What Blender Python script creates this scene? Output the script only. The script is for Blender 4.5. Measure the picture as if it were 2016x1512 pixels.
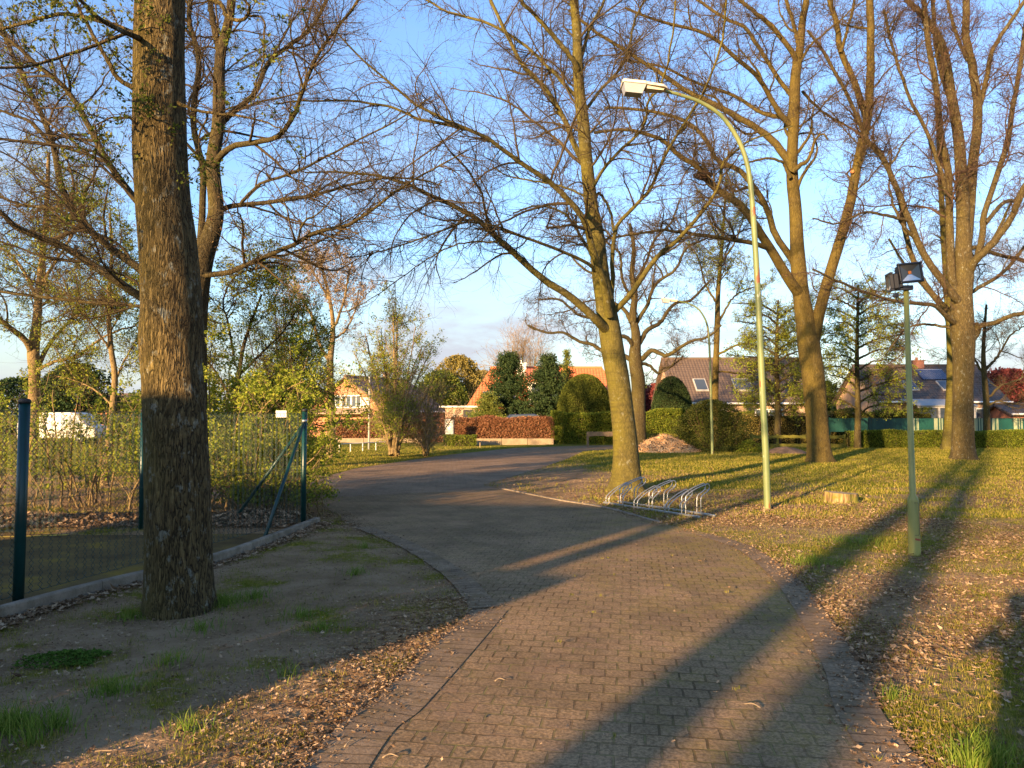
import bpy, math
import numpy as np
from mathutils import Vector

for o in list(bpy.data.objects): bpy.data.objects.remove(o)
C = bpy.context.scene
COL = C.collection
R = math.radians
rng = np.random.default_rng(7)

# ------------------------------------------------------------------ camera
F = 1490.0; PITCH = R(2.54); EYE = 1.6
cam_d = bpy.data.cameras.new('camera'); cam = bpy.data.objects.new('camera', cam_d); COL.objects.link(cam)
cam_d.sensor_width = 36.0; cam_d.lens = 36.0 * F / 2016.0
cam_d.clip_start = 0.02; cam_d.clip_end = 3000
cam.location = (0, 0, EYE); cam.rotation_euler = (R(90) + PITCH, 0, 0)
C.camera = cam
C.render.resolution_x = 1024; C.render.resolution_y = 768

# ------------------------------------------------------------------ light
SUN_AZ = R(33.5); SUN_EL = R(11.1)
LD = np.array([math.sin(SUN_AZ), math.cos(SUN_AZ)])      # ground direction the light travels in
LP = np.array([math.cos(SUN_AZ), -math.sin(SUN_AZ)])
sun_d = bpy.data.lights.new('sun', 'SUN'); sun = bpy.data.objects.new('sun', sun_d); COL.objects.link(sun)
sun_d.energy = 5.0; sun_d.angle = R(0.8); sun_d.color = (1.0, 0.66, 0.34)
dv = Vector((LD[0]*math.cos(SUN_EL), LD[1]*math.cos(SUN_EL), -math.sin(SUN_EL)))
sun.rotation_euler = dv.to_track_quat('-Z', 'Y').to_euler()

W = bpy.data.worlds.new('World'); C.world = W; W.use_nodes = True
wt = W.node_tree; wt.nodes.clear()
def wn(t, **k):
    n = wt.nodes.new(t)
    for a, b in k.items(): setattr(n, a, b)
    return n
sky = wn('ShaderNodeTexSky', sky_type='NISHITA', sun_disc=False, sun_elevation=SUN_EL, sun_rotation=math.pi + SUN_AZ)
sky.air_density = 1.3; sky.dust_density = 0.6; sky.ozone_density = 2.2
tc = wn('ShaderNodeTexCoord')
mp = wn('ShaderNodeMapping'); mp.inputs['Scale'].default_value = (1.6, 1.6, 7.0); mp.inputs['Location'].default_value = (2.3, .6, 0.35)
nz = wn('ShaderNodeTexNoise'); nz.inputs['Scale'].default_value = 1.5; nz.inputs['Detail'].default_value = 9; nz.inputs['Roughness'].default_value = .56
nz.inputs['Distortion'].default_value = .35
rp = wn('ShaderNodeValToRGB'); rp.color_ramp.elements[0].position = .43; rp.color_ramp.elements[1].position = .66
sx = wn('ShaderNodeSeparateXYZ')
band = wn('ShaderNodeMapRange'); band.inputs[1].default_value = 0.40; band.inputs[2].default_value = 0.10; band.inputs[3].default_value = .12; band.inputs[4].default_value = 1.0
mul = wn('ShaderNodeMath', operation='MULTIPLY')
hor = wn('ShaderNodeMapRange'); hor.inputs[1].default_value = 0.17; hor.inputs[2].default_value = -0.02; hor.inputs[3].default_value = 0; hor.inputs[4].default_value = .75
mx = wn('ShaderNodeMath', operation='MAXIMUM')
mixc = wn('ShaderNodeMixRGB'); mixc.inputs[2].default_value = (2.35, 2.5, 2.8, 1)
tint = wn('ShaderNodeMixRGB', blend_type='MULTIPLY'); tint.inputs[0].default_value = 1; tint.inputs[2].default_value = (.92, 1.08, 1.45, 1)
bg = wn('ShaderNodeBackground'); bg.inputs[1].default_value = 0.085
wo = wn('ShaderNodeOutputWorld')
L = wt.links.new
L(tc.outputs['Generated'], mp.inputs[0]); L(mp.outputs[0], nz.inputs['Vector']); L(nz.outputs[0], rp.inputs[0])
L(tc.outputs['Generated'], sx.inputs[0]); L(sx.outputs['Z'], band.inputs[0]); L(sx.outputs['Z'], hor.inputs[0])
L(rp.outputs[0], mul.inputs[0]); L(band.outputs[0], mul.inputs[1]); L(mul.outputs[0], mx.inputs[0]); L(hor.outputs[0], mx.inputs[1])
L(sky.outputs[0], tint.inputs[1]); L(tint.outputs[0], mixc.inputs[1]); L(mx.outputs[0], mixc.inputs[0])
L(mixc.outputs[0], bg.inputs[0]); L(bg.outputs[0], wo.inputs[0])
C.view_settings.view_transform = 'Standard'; C.view_settings.look = 'None'
C.view_settings.exposure = 1.84; C.view_settings.gamma = 1.0

# ------------------------------------------------------------------ projection helpers (photo pixel -> metres)
CP, SP = math.cos(PITCH), math.sin(PITCH)
def at(px, py, Y):
    c = (px - 1008) / F; v = (756 - py) / F
    d = np.array([c, CP - v*SP, SP + v*CP]); t = Y / d[1]
    return np.array([d[0]*t, Y, EYE + d[2]*t])
def gp(px, py, z=0.0):
    c = (px - 1008) / F; v = (756 - py) / F
    d = np.array([c, CP - v*SP, SP + v*CP]); t = (z - EYE) / d[2]
    return np.array([d[0]*t, d[1]*t])
def m_px(w, Y): return w / F * Y

# ------------------------------------------------------------------ numpy noise
def _h(ix, iy, s):
    n = (ix.astype(np.int64)*374761393 + iy.astype(np.int64)*668265263 + s*982451653) & 0xffffffff
    n = ((n ^ (n >> 13)) * 1274126177) & 0xffffffff
    return ((n ^ (n >> 16)) & 0xffff) / 65535.0
def vn(x, y, s=0):
    x = np.asarray(x, float); y = np.asarray(y, float)
    ix = np.floor(x); iy = np.floor(y); fx = x-ix; fy = y-iy
    fx = fx*fx*(3-2*fx); fy = fy*fy*(3-2*fy)
    a = _h(ix, iy, s); b = _h(ix+1, iy, s); c = _h(ix, iy+1, s); d = _h(ix+1, iy+1, s)
    return (a*(1-fx)+b*fx)*(1-fy) + (c*(1-fx)+d*fx)*fy
def fbm(x, y, s=0, o=3):
    t = 0; a = .5; tot = 0
    for i in range(o):
        t = t + a*vn(np.asarray(x)*2**i, np.asarray(y)*2**i, s+i*17); tot += a; a *= .55
    return t/tot
def nrm(a): return a / np.maximum(np.linalg.norm(a, axis=-1, keepdims=True), 1e-9)

def seg_dist(x, y, poly, closed=True):
    P = np.asarray(poly); Q = np.roll(P, -1, 0)
    if not closed: P, Q = P[:-1], Q[:-1]
    best = np.full(x.shape, 1e9)
    for a, b in zip(P, Q):
        ab = b-a; t = np.clip(((x-a[0])*ab[0]+(y-a[1])*ab[1])/max(ab@ab, 1e-12), 0, 1)
        best = np.minimum(best, np.hypot(x-a[0]-t*ab[0], y-a[1]-t*ab[1]))
    return best
def inside(x, y, poly):
    P = np.asarray(poly); Q = np.roll(P, -1, 0); r = np.zeros(x.shape, bool)
    for a, b in zip(P, Q):
        c = ((a[1] > y) != (b[1] > y)) & (x < (b[0]-a[0])*(y-a[1])/((b[1]-a[1]) + 1e-12) + a[0])
        r ^= c
    return r
def sdist(x, y, poly):
    d = seg_dist(x, y, poly); return np.where(inside(x, y, poly), -d, d)
def crom(P, n):
    P = np.asarray(P, float); m = len(P)
    if m < 3:
        t = np.linspace(0, 1, n)[:, None]; return P[0]*(1-t) + P[-1]*t
    E = np.vstack([2*P[0]-P[1], P, 2*P[-1]-P[-2]])
    u = np.linspace(0, m-1-1e-6, n); i = u.astype(int); f = (u-i)[:, None]
    p0, p1, p2, p3 = E[i], E[i+1], E[i+2], E[i+3]
    return .5*((2*p1) + (-p0+p2)*f + (2*p0-5*p1+4*p2-p3)*f*f + (-p0+3*p1-3*p2+p3)*f**3)

# ------------------------------------------------------------------ mesh helpers
def mesh_obj(name, V, Fq, mat, parent=None, smooth=True, uv=None, attr=None):
    """V (n,3); Fq list of int arrays (m,k)."""
    V = np.ascontiguousarray(V, dtype=np.float32)
    if not isinstance(Fq, list): Fq = [Fq]
    Fq = [np.asarray(f, dtype=np.int32) for f in Fq if len(f)]
    me = bpy.data.meshes.new(name)
    me.vertices.add(len(V)); me.vertices.foreach_set('co', V.ravel())
    tot = np.concatenate([np.full(len(f), f.shape[1], np.int32) for f in Fq])
    li = np.concatenate([f.ravel() for f in Fq])
    st = np.concatenate([[0], np.cumsum(tot)[:-1]]).astype(np.int32)
    me.loops.add(len(li)); me.loops.foreach_set('vertex_index', li)
    me.polygons.add(len(tot)); me.polygons.foreach_set('loop_start', st); me.polygons.foreach_set('loop_total', tot)
    me.polygons.foreach_set('use_smooth', np.full(len(tot), smooth, bool))
    if uv is not None:
        l = me.uv_layers.new(name='UVMap'); l.data.foreach_set('uv', np.ascontiguousarray(uv[li], dtype=np.float32).ravel())
    if attr:
        for k, a in attr.items():
            at_ = me.attributes.new(k, 'FLOAT', 'POINT'); at_.data.foreach_set('value', np.ascontiguousarray(a, dtype=np.float32))
    me.update(calc_edges=True); me.validate()
    if mat: me.materials.append(mat)
    o = bpy.data.objects.new(name, me); COL.objects.link(o)
    if parent is not None: o.parent = parent
    return o

class MB:
    def __init__(s): s.V = []; s.F = {}; s.n = 0
    def add(s, V, faces):
        V = np.asarray(V, float)
        for f in faces: s.F.setdefault(len(f), []).append(np.asarray(f)+s.n)
        s.V.append(V); s.n += len(V); return s
    def addq(s, V, Fa):
        Fa = np.asarray(Fa); s.F.setdefault(Fa.shape[1], []).extend(list(Fa+s.n)); s.V.append(np.asarray(V, float)); s.n += len(V); return s
    def box(s, c, d, rz=0, bev=0, rx=0):
        c = np.asarray(c, float); h = np.asarray(d, float)/2
        if bev > 0:
            b = min(bev, h.min()*.9); pts = []
            ax = [(h[0]-b, h[1]-b, h[2]), (h[0]-b, h[1], h[2]-b), (h[0], h[1]-b, h[2]-b)]
            idx = {}
            for sx_ in (-1, 1):
                for sy in (-1, 1):
                    for sz in (-1, 1):
                        for k, a in enumerate(ax):
                            idx[(sx_, sy, sz, k)] = len(pts); pts.append((a[0]*sx_, a[1]*sy, a[2]*sz))
            f = []
            g = lambda *a: idx[a]
            for sz in (-1, 1): f.append([g(-1,-1,sz,0), g(1,-1,sz,0), g(1,1,sz,0), g(-1,1,sz,0)])
            for sy in (-1, 1): f.append([g(-1,sy,-1,1), g(1,sy,-1,1), g(1,sy,1,1), g(-1,sy,1,1)])
            for q in (-1, 1): f.append([g(q,-1,-1,2), g(q,1,-1,2), g(q,1,1,2), g(q,-1,1,2)])
            for sx_ in (-1, 1):
                for sy in (-1, 1):
                    f.append([g(sx_,sy,-1,1), g(sx_,sy,1,1), g(sx_,sy,1,2), g(sx_,sy,-1,2)])
                    for sz in (-1, 1): f.append([g(sx_,sy,sz,0), g(sx_,sy,sz,1), g(sx_,sy,sz,2)])
            for sy in (-1, 1):
                for sz in (-1, 1): f.append([g(-1,sy,sz,0), g(1,sy,sz,0), g(1,sy,sz,1), g(-1,sy,sz,1)])
            for q in (-1, 1):
                for sz in (-1, 1): f.append([g(q,-1,sz,0), g(q,1,sz,0), g(q,1,sz,2), g(q,-1,sz,2)])
            P = np.array(pts)
        else:
            P = np.array([(x*h[0], y*h[1], z*h[2]) for z in (-1, 1) for x, y in ((-1,-1), (1,-1), (1,1), (-1,1))])
            f = [[3,2,1,0], [4,5,6,7], [0,1,5,4], [1,2,6,5], [2,3,7,6], [3,0,4,7]]
        if rx: P = P @ np.array([[1,0,0],[0,math.cos(rx),math.sin(rx)],[0,-math.sin(rx),math.cos(rx)]])
        ca, sa = math.cos(rz), math.sin(rz)
        P = P @ np.array([[ca, sa, 0], [-sa, ca, 0], [0, 0, 1]]) + c
        return s.add(P, f)
    def tube(s, P, r, k=10, cap=True):
        P = np.asarray(P, float); r = np.broadcast_to(np.asarray(r, float), (len(P),))
        V, Q = tubes(P[None], r[None], k)
        s.addq(V, Q)
        if cap:
            b = s.n - len(V)
            s.F.setdefault(k, []).append(np.arange(k)[::-1]+b); s.F[k].append(np.arange(k)+b+(len(P)-1)*k)
        return s
    def poly(s, pts): return s.add(pts, [list(range(len(pts)))])
    def prism(s, A, B):
        n = len(A); return s.add(list(A)+list(B), [list(range(n))[::-1], [n+i for i in range(n)]] + [[i, (i+1)%n, n+(i+1)%n, n+i] for i in range(n)])
    def build(s, name, mat, parent=None, smooth=False):
        return mesh_obj(name, np.vstack(s.V), [np.array(v) for v in s.F.values()], mat, parent, smooth)

def tubes(P, Rr, k=4):
    """P (n,m,3), Rr (n,m) -> verts, quads"""
    n, m, _ = P.shape
    T = np.empty_like(P); T[:, 1:-1] = P[:, 2:]-P[:, :-2]; T[:, 0] = P[:, 1]-P[:, 0]; T[:, -1] = P[:, -1]-P[:, -2]
    T = nrm(T); ch = nrm(P[:, -1]-P[:, 0] + 1e-6)
    ax = np.argmin(np.abs(ch), axis=1); ref = np.eye(3)[ax][:, None, :]
    A = nrm(np.cross(T, np.broadcast_to(ref, T.shape))); B = np.cross(T, A)
    a = np.arange(k)*2*math.pi/k
    V = P[:, :, None, :] + Rr[:, :, None, None]*(A[:, :, None, :]*np.cos(a)[None, None, :, None] + B[:, :, None, :]*np.sin(a)[None, None, :, None])
    i = np.arange(n)[:, None, None]*m*k; j = np.arange(m-1)[None, :, None]*k; q = np.arange(k)[None, None, :]; q2 = (q+1) % k
    b = i+j
    Q = np.stack([b+q, b+q2, b+k+q2, b+k+q], -1).reshape(-1, 4)
    return V.reshape(-1, 3), Q

class Acc:
    def __init__(s): s.V = []; s.Q = []; s.n = 0
    def add(s, V, Q):
        s.V.append(V); s.Q.append(Q+s.n); s.n += len(V)
    def build(s, name, mat, parent, smooth=True): return mesh_obj(name, np.vstack(s.V), np.vstack(s.Q), mat, parent, smooth)

def leaf_cards(P, size, r, flat=0.0, aspect=.6, nrm_dir=None):
    """folded diamond leaves: 2 tris each sharing the midrib"""
    n = len(P); sz = size*r.uniform(.6, 1.3, n)[:, None]
    d = r.normal(size=(n, 3)); d[:, 2] *= (1-flat); d = nrm(d)
    u = r.normal(size=(n, 3)); u[:, 2] *= (1-flat)
    s_ = nrm(np.cross(d, np.where(flat > .4, np.array([0, 0, 1.])+.4*u, u))) ; up = np.cross(s_, d)
    a = P; b = P+d*sz; w = s_*sz*aspect/2
    mid = P+d*sz*.45
    V = np.stack([a, mid+w+up*sz*.12, b, mid-w+up*sz*.12], 1).reshape(-1, 3)
    i = np.arange(n)[:, None]*4
    T = np.vstack([i+[0, 1, 2], i+[0, 2, 3]])
    return V, T

def EMPTY(name, loc=(0, 0, 0), rz=0):
    o = bpy.data.objects.new(name, None); COL.objects.link(o); o.location = loc; o.rotation_euler = (0, 0, rz); o.empty_display_size = .2
    return o
def tag(o, label=None, cat=None, group=None, kind=None):
    if label: o['label'] = label
    if cat: o['category'] = cat
    if group: o['group'] = group
    if kind: o['kind'] = kind
    return o

# ------------------------------------------------------------------ materials
class N:
    def __init__(s, name):
        s.m = bpy.data.materials.new(name); s.m.use_nodes = True; s.t = s.m.node_tree; s.t.nodes.clear()
        s.out = s.n('ShaderNodeOutputMaterial'); s.tc = s.n('ShaderNodeTexCoord')
    def n(s, t, **k):
        x = s.t.nodes.new(t)
        for a, b in k.items(): setattr(x, a, b)
        return x
    def l(s, a, b): s.t.links.new(a, b)
    def setin(s, sock, v):
        if hasattr(v, 'is_output') or isinstance(v, bpy.types.NodeSocket): s.l(v, sock)
        elif isinstance(v, tuple) and len(v) == 3 and sock.type == 'RGBA': sock.default_value = (*v, 1)
        else: sock.default_value = v
    def obj(s, scale=(1, 1, 1), rz=0, src='Object', loc=(0, 0, 0)):
        m = s.n('ShaderNodeMapping'); m.inputs['Scale'].default_value = scale; m.inputs['Rotation'].default_value = (0, 0, rz); m.inputs['Location'].default_value = loc
        s.l(s.tc.outputs[src], m.inputs[0]); return m.outputs[0]
    def noise(s, vec, scale, detail=4, rough=.55, dist=0, col=False):
        x = s.n('ShaderNodeTexNoise'); s.l(vec, x.inputs['Vector']); x.inputs['Scale'].default_value = scale
        x.inputs['Detail'].default_value = detail; x.inputs['Roughness'].default_value = rough; x.inputs['Distortion'].default_value = dist
        return x.outputs['Color' if col else 0]
    def vor(s, vec, scale, feat='F1', out='Distance', rnd=1):
        x = s.n('ShaderNodeTexVoronoi', feature=feat); s.l(vec, x.inputs['Vector']); x.inputs['Scale'].default_value = scale
        x.inputs['Randomness'].default_value = rnd; return x.outputs[out]
    def ramp(s, f, stops, interp='LINEAR'):
        x = s.n('ShaderNodeValToRGB'); s.l(f, x.inputs[0]); e = x.color_ramp; e.interpolation = interp
        while len(e.elements) < len(stops): e.elements.new(.5)
        for el, (p, c) in zip(e.elements, stops):
            el.position = p; el.color = (*c, 1) if isinstance(c, tuple) else (c, c, c, 1)
        return x.outputs[0]
    def mix(s, f, a, b, mode='MIX'):
        x = s.n('ShaderNodeMixRGB', blend_type=mode); s.setin(x.inputs[0], f); s.setin(x.inputs[1], a); s.setin(x.inputs[2], b); return x.outputs[0]
    def math(s, op, a, b=0.0, c=None):
        x = s.n('ShaderNodeMath', operation=op); s.setin(x.inputs[0], a); s.setin(x.inputs[1], b)
        if c is not None: s.setin(x.inputs[2], c)
        return x.outputs[0]
    def rng(s, v, a, b, c=0, d=1):
        x = s.n('ShaderNodeMapRange'); s.l(v, x.inputs[0]); x.inputs[1].default_value = a; x.inputs[2].default_value = b; x.inputs[3].default_value = c; x.inputs[4].default_value = d
        return x.outputs[0]
    def attr(s, name):
        x = s.n('ShaderNodeAttribute', attribute_name=name); return x.outputs['Fac']
    def island(s):
        x = s.n('ShaderNodeNewGeometry'); return x.outputs['Random Per Island']
    def sep(s, v):
        x = s.n('ShaderNodeSeparateXYZ'); s.l(v, x.inputs[0]); return x.outputs
    def bump(s, h, dist, strength=1.0, nin=None):
        x = s.n('ShaderNodeBump'); s.l(h, x.inputs['Height']); x.inputs['Distance'].default_value = dist; x.inputs['Strength'].default_value = strength
        if nin is not None: s.l(nin, x.inputs['Normal'])
        return x.outputs[0]
    def done(s, base, rough=.8, bump=None, metal=0, spec=.3, coat=0):
        b = s.n('ShaderNodeBsdfPrincipled'); s.setin(b.inputs['Base Color'], base); s.setin(b.inputs['Roughness'], rough)
        b.inputs['Metallic'].default_value = metal; b.inputs['Specular IOR Level'].default_value = spec; b.inputs['Coat Weight'].default_value = coat
        if bump is not None: s.l(bump, b.inputs['Normal'])
        s.l(b.outputs[0], s.out.inputs[0]); return s.m
    def leaf(s, base, trans=.35, rough=.6):
        d = s.n('ShaderNodeBsdfDiffuse'); t = s.n('ShaderNodeBsdfTranslucent'); m = s.n('ShaderNodeMixShader'); m.inputs[0].default_value = trans
        s.setin(d.inputs[0], base); s.setin(t.inputs[0], base); s.l(d.outputs[0], m.inputs[1]); s.l(t.outputs[0], m.inputs[2]); s.l(m.outputs[0], s.out.inputs[0]); return s.m

def bark(name, c1, c2, moss, scale=14, depth=.02, mossiness=.5, zs=.16, lichen=0.0, bands=False):
    s = N(name); v = s.obj((1, 1, zs)); w = s.noise(v, scale*.6, 3, col=True)
    mm = s.n('ShaderNodeMixRGB', blend_type='LINEAR_LIGHT'); mm.inputs[0].default_value = 2.2/scale; s.l(v, mm.inputs[1]); s.l(w, mm.inputs[2])
    e = s.vor(mm.outputs[0], scale, 'DISTANCE_TO_EDGE'); n = s.noise(s.obj(), 30, 5, .65); big = s.noise(s.obj(), 1.7, 3)
    e2 = s.noise(s.obj((1, 1, zs*1.3)), scale*1.5, 5, .7)
    h = s.math('MULTIPLY', s.ramp(e, [(0, 0.0), (.10, .55), (.5, 1.0)]), s.ramp(e2, [(.36, .25), (.52, 1.0)]))
    h2 = s.math('ADD', h, s.math('MULTIPLY', n, .35))
    col = s.mix(s.ramp(h, [(0, .0), (.5, 1.0)]), c1, c2)
    col = s.mix(s.math('MULTIPLY', n, .5), col, c1)
    g = s.n('ShaderNodeNewGeometry'); xyz = s.sep(g.outputs['Normal'])
    mf = s.math('MULTIPLY', s.rng(xyz[0], .5, -.8), s.ramp(big, [(.32, 0.15), (.68, 1.0)]))
    col = s.mix(s.math('MULTIPLY', mf, mossiness), col, moss)
    if lichen: 
        ln = s.noise(s.obj((1, 1, .7)), 9, 5, .7); col = s.mix(s.math('MULTIPLY', s.ramp(ln, [(.58, 0.0), (.66, 1.0)]), lichen), col, (.33, .34, .27))
    if bands:
        bn = s.noise(s.obj((.6, .6, 6)), 3.5, 3); col = s.mix(s.ramp(bn, [(.45, 0.0), (.7, .45)]), col, c1)
    return s.done(col, .92, s.bump(h2, depth), spec=.15)

M = {}
M['oak_bark'] = bark('oak bark', (.018, .013, .007), (.19, .138, .06), (.19, .15, .03), 26, .05, .65, .15, .6)
M['grey_bark'] = bark('grey brown bark', (.025, .019, .011), (.095, .072, .034), (.12, .10, .022), 24, .02, .7, .2, .25)
M['beech_bark'] = bark('smooth green bark', (.045, .038, .014), (.105, .085, .026), (.135, .12, .014), 9, .008, .8, .5, .25, True)
M['rough_bark'] = bark('ridged grey bark', (.035, .027, .014), (.145, .108, .05), (.16, .13, .03), 22, .03, .45, .2, .5)
M['maple_bark'] = bark('fine ridged tan bark', (.035, .025, .010), (.145, .105, .032), (.17, .13, .022), 30, .018, .6, .12, .1)
M['pale_bark'] = bark('pale young bark', (.10, .07, .035), (.26, .185, .085), (.27, .21, .06), 20, .004, .3, .3)
def twigmat(name, a, b):
    s = N(name); return s.done(s.mix(s.noise(s.obj(), 2.5, 2), a, b), .85, spec=.15)
M['twig'] = twigmat('dark twig', (.034, .025, .014), (.085, .062, .030))
M['twig_red'] = twigmat('reddish twig', (.045, .028, .020), (.095, .060, .038))
M['twig_pale'] = twigmat('pale twig', (.17, .12, .075), (.30, .22, .13))
def leafmat(name, a, b, c, trans=.35):
    s = N(name); return s.leaf(s.ramp(s.island(), [(0, a), (.5, b), (1, c)]), trans)
M['young_leaf'] = leafmat('young green leaf', (.15, .21, .022), (.26, .30, .04), (.38, .38, .06), .45)
M['oak_leaf'] = leafmat('small oak leaf', (.05, .075, .015), (.10, .13, .025), (.19, .19, .04), .35)
M['hedge_leaf'] = leafmat('hedge leaf', (.06, .09, .015), (.13, .17, .022), (.24, .25, .04), .35)
M['topiary_leaf'] = leafmat('clipped yew leaf', (.045, .06, .012), (.09, .11, .02), (.15, .16, .03), .2)
M['conifer_leaf'] = leafmat('conifer needle', (.018, .035, .016), (.035, .058, .022), (.06, .085, .03), .15)
M['light_conifer'] = leafmat('light conifer needle', (.08, .11, .02), (.14, .16, .035), (.19, .2, .045), .2)
M['beech_dead_leaf'] = leafmat('russet beech leaf', (.15, .062, .032), (.25, .115, .06), (.36, .19, .10), .3)
M['gold_leaf'] = leafmat('golden leaf', (.16, .13, .03), (.24, .19, .05), (.3, .25, .08), .35)
M['red_leaf'] = leafmat('dark red leaf', (.12, .03, .03), (.2, .05, .045), (.27, .08, .06), .3)
M['blossom'] = leafmat('pale bud', (.24, .16, .11), (.36, .27, .17), (.45, .37, .22), .3)
M['bud'] = leafmat('brown bud', (.09, .05, .035), (.15, .09, .05), (.2, .14, .06), .2)
M['shrub_leaf'] = leafmat('dark shrub leaf', (.03, .045, .012), (.065, .075, .018), (.12, .12, .03), .2)
M['weed_leaf'] = leafmat('weed leaf', (.04, .08, .012), (.07, .125, .02), (.11, .17, .03), .3)
M['grass'] = leafmat('grass blade', (.10, .13, .014), (.21, .20, .026), (.40, .30, .09), .35)
M['lush_grass'] = leafmat('fresh grass blade', (.08, .14, .018), (.13, .20, .028), (.24, .27, .06), .35)
M['litter'] = leafmat('dry leaf', (.09, .055, .032), (.24, .155, .09), (.46, .33, .20), .15)

def plain(name, c, rough=.6, metal=0, var=.25, scale=6, bumpd=.001, spec=.4, dirt=None):
    s = N(name); n = s.noise(s.obj(), scale, 5, .6)
    col = s.mix(s.ramp(n, [(.3, 0.0), (.75, 1.0)]), tuple(x*(1-var) for x in c), tuple(min(1, x*(1+var*.6)) for x in c))
    if dirt: col = s.mix(s.math('MULTIPLY', s.ramp(s.noise(s.obj((1, 1, .4)), scale*1.7, 6, .7), [(.5, 0.0), (.72, 1.0)]), .8), col, dirt)
    return s.done(col, rough, s.bump(s.noise(s.obj(), scale*12, 3), bumpd), metal, spec)
M['post_green'] = plain('dark green coated steel', (.003, .036, .034), .35, 0, .3, 5, spec=.4, dirt=(.012, .028, .024))
M['wire_green'] = plain('green wire', (.02, .04, .03), .5)
M['galv'] = plain('galvanised steel', (.36, .37, .36), .42, .65, .25, 12)
M['black'] = plain('black housing', (.012, .013, .018), .38, 0, .2, 9)
M['black_plastic'] = plain('matt black', (.015, .015, .015), .6)
M['cream'] = plain('cream lamp cover', (.62, .56, .42), .5, 0, .2, 4, dirt=(.3, .25, .16))
M['lens_grey'] = plain('grey lamp lens', (.33, .34, .36), .3, 0, .15, 8)
M['van_paint'] = plain('dirty white paint', (.42, .40, .36), .4)
M['white'] = plain('white paint', (.74, .73, .68), .4, 0, .1, 5)
M['white_wall'] = plain('white render', (.66, .62, .54), .85, 0, .1, 2)
M['concrete'] = plain('weathered concrete', (.26, .21, .155), .95, 0, .4, 5, .006, .03, dirt=(.10, .085, .05))
M['wall_board'] = plain('tan retaining board', (.26, .195, .12), .85, 0, .3, 3, .004)
M['rail_wood'] = plain('mossy rail wood', (.17, .155, .03), .9, 0, .5, 5, .004, .1)
M['grey_wood'] = plain('grey rail wood', (.20, .145, .09), .9, 0, .3, 5, .004, .1)
M['red_tape'] = plain('faded red tape', (.30, .07, .035), .6)
M['led'] = plain('amber chip', (.75, .22, .03), .4)
M['reflector'] = plain('silver reflector', (.75, .74, .68), .22, .7, .05)
M['dark_reflector'] = plain('shaded reflector', (.10, .10, .09), .3, .5, .05)
M['slat_green'] = plain('green privacy slat', (.008, .055, .045), .5, 0, .3, 3)
s = N('mixed privacy slats'); M['slat_mixed'] = s.done(s.ramp(s.island(), [(0, (.01, .065, .052)), (.55, (.16, .22, .13)), (.8, (.27, .31, .19))], 'CONSTANT'), .5)
M['slat_pale'] = plain('faded pale slat', (.34, .40, .26), .5, 0, .3, 3)
M['skin'] = plain('skin', (.5, .3, .2), .6); M['coat'] = plain('navy jacket', (.03, .04, .07), .9); M['jeans'] = plain('jeans', (.05, .08, .16), .9)
M['panel_board'] = plain('grey notice board', (.30, .31, .30), .6, 0, .25, 9)
M['brown_steel'] = plain('brown steel', (.06, .03, .02), .6)
M['tyre'] = plain('tyre', (.012, .012, .012), .8); M['rim'] = plain('rim', (.4, .4, .4), .4, .7)
M['blue_car'] = plain('dark blue paint', (.02, .03, .06), .25, 0, .05, spec=.6)
M['scar'] = plain('fresh cut wood', (.42, .17, .06), .8)
M['stick'] = plain('pale stick', (.27, .20, .12), .8)
s = N('window glass'); M['glass'] = s.done((.05, .065, .08), .06, spec=.8)
s = N('clear glass'); M['lamp_glass'] = s.done((.10, .10, .09), .15, spec=.5)
# rusty green pole
s = N('green painted pole with rust')
v = s.obj((1, 1, .22)); r1 = s.noise(v, 6.5, 5, .6)
c = s.mix(s.ramp(s.noise(s.obj((1, 1, .3)), 3, 4), [(.35, 0.0), (.65, 1.0)]), (.10, .14, .055), (.18, .205, .078))
c = s.mix(s.ramp(r1, [(.61, 0.0), (.64, 1.0)]), c, (.19, .07, .03))
c = s.mix(s.ramp(s.noise(v, 14, 4, .6), [(.66, 0.0), (.7, .8)]), c, (.42, .45, .33))
M['pole_green'] = s.done(c, .5, s.bump(r1, .002), spec=.35)
s = N('green painted pole')
c = s.mix(s.ramp(s.noise(s.obj((1, 1, .3)), 4, 5), [(.35, 0.0), (.65, 1.0)]), (.17, .18, .055), (.28, .28, .08))
c = s.mix(s.ramp(s.noise(s.obj((1, 1, .3)), 13, 4, .6), [(.68, 0.0), (.72, .7)]), c, (.08, .1, .05))
M['pole_green2'] = s.done(c, .45, spec=.35)
# brick walls and roofs
def brickmat(name, a, b, mortar, sc=1.0):
    s = N(name); g = s.n('ShaderNodeNewGeometry'); P = s.sep(g.outputs['Position']); cmb = s.n('ShaderNodeCombineXYZ')
    s.l(s.math('ADD', P[0], P[1]), cmb.inputs[0]); s.l(P[2], cmb.inputs[1])
    x = s.n('ShaderNodeTexBrick'); s.l(cmb.outputs[0], x.inputs[0]); x.inputs['Scale'].default_value = sc
    x.inputs['Color1'].default_value = (*a, 1); x.inputs['Color2'].default_value = (*b, 1); x.inputs['Mortar'].default_value = (*mortar, 1)
    x.inputs['Brick Width'].default_value = .22; x.inputs['Row Height'].default_value = .075; x.inputs['Mortar Size'].default_value = .008
    return s.done(s.mix(s.noise(s.obj(), 1.2, 4), x.outputs[0], b), .9, spec=.2)
M['brick_orange'] = brickmat('orange brick', (.50, .22, .11), (.42, .17, .09), (.4, .33, .25))
M['brick_tan'] = brickmat('tan brick', (.45, .31, .2), (.37, .24, .15), (.4, .34, .27))
M['brick_red'] = brickmat('red brick', (.34, .13, .08), (.27, .10, .06), (.3, .25, .2))
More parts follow.
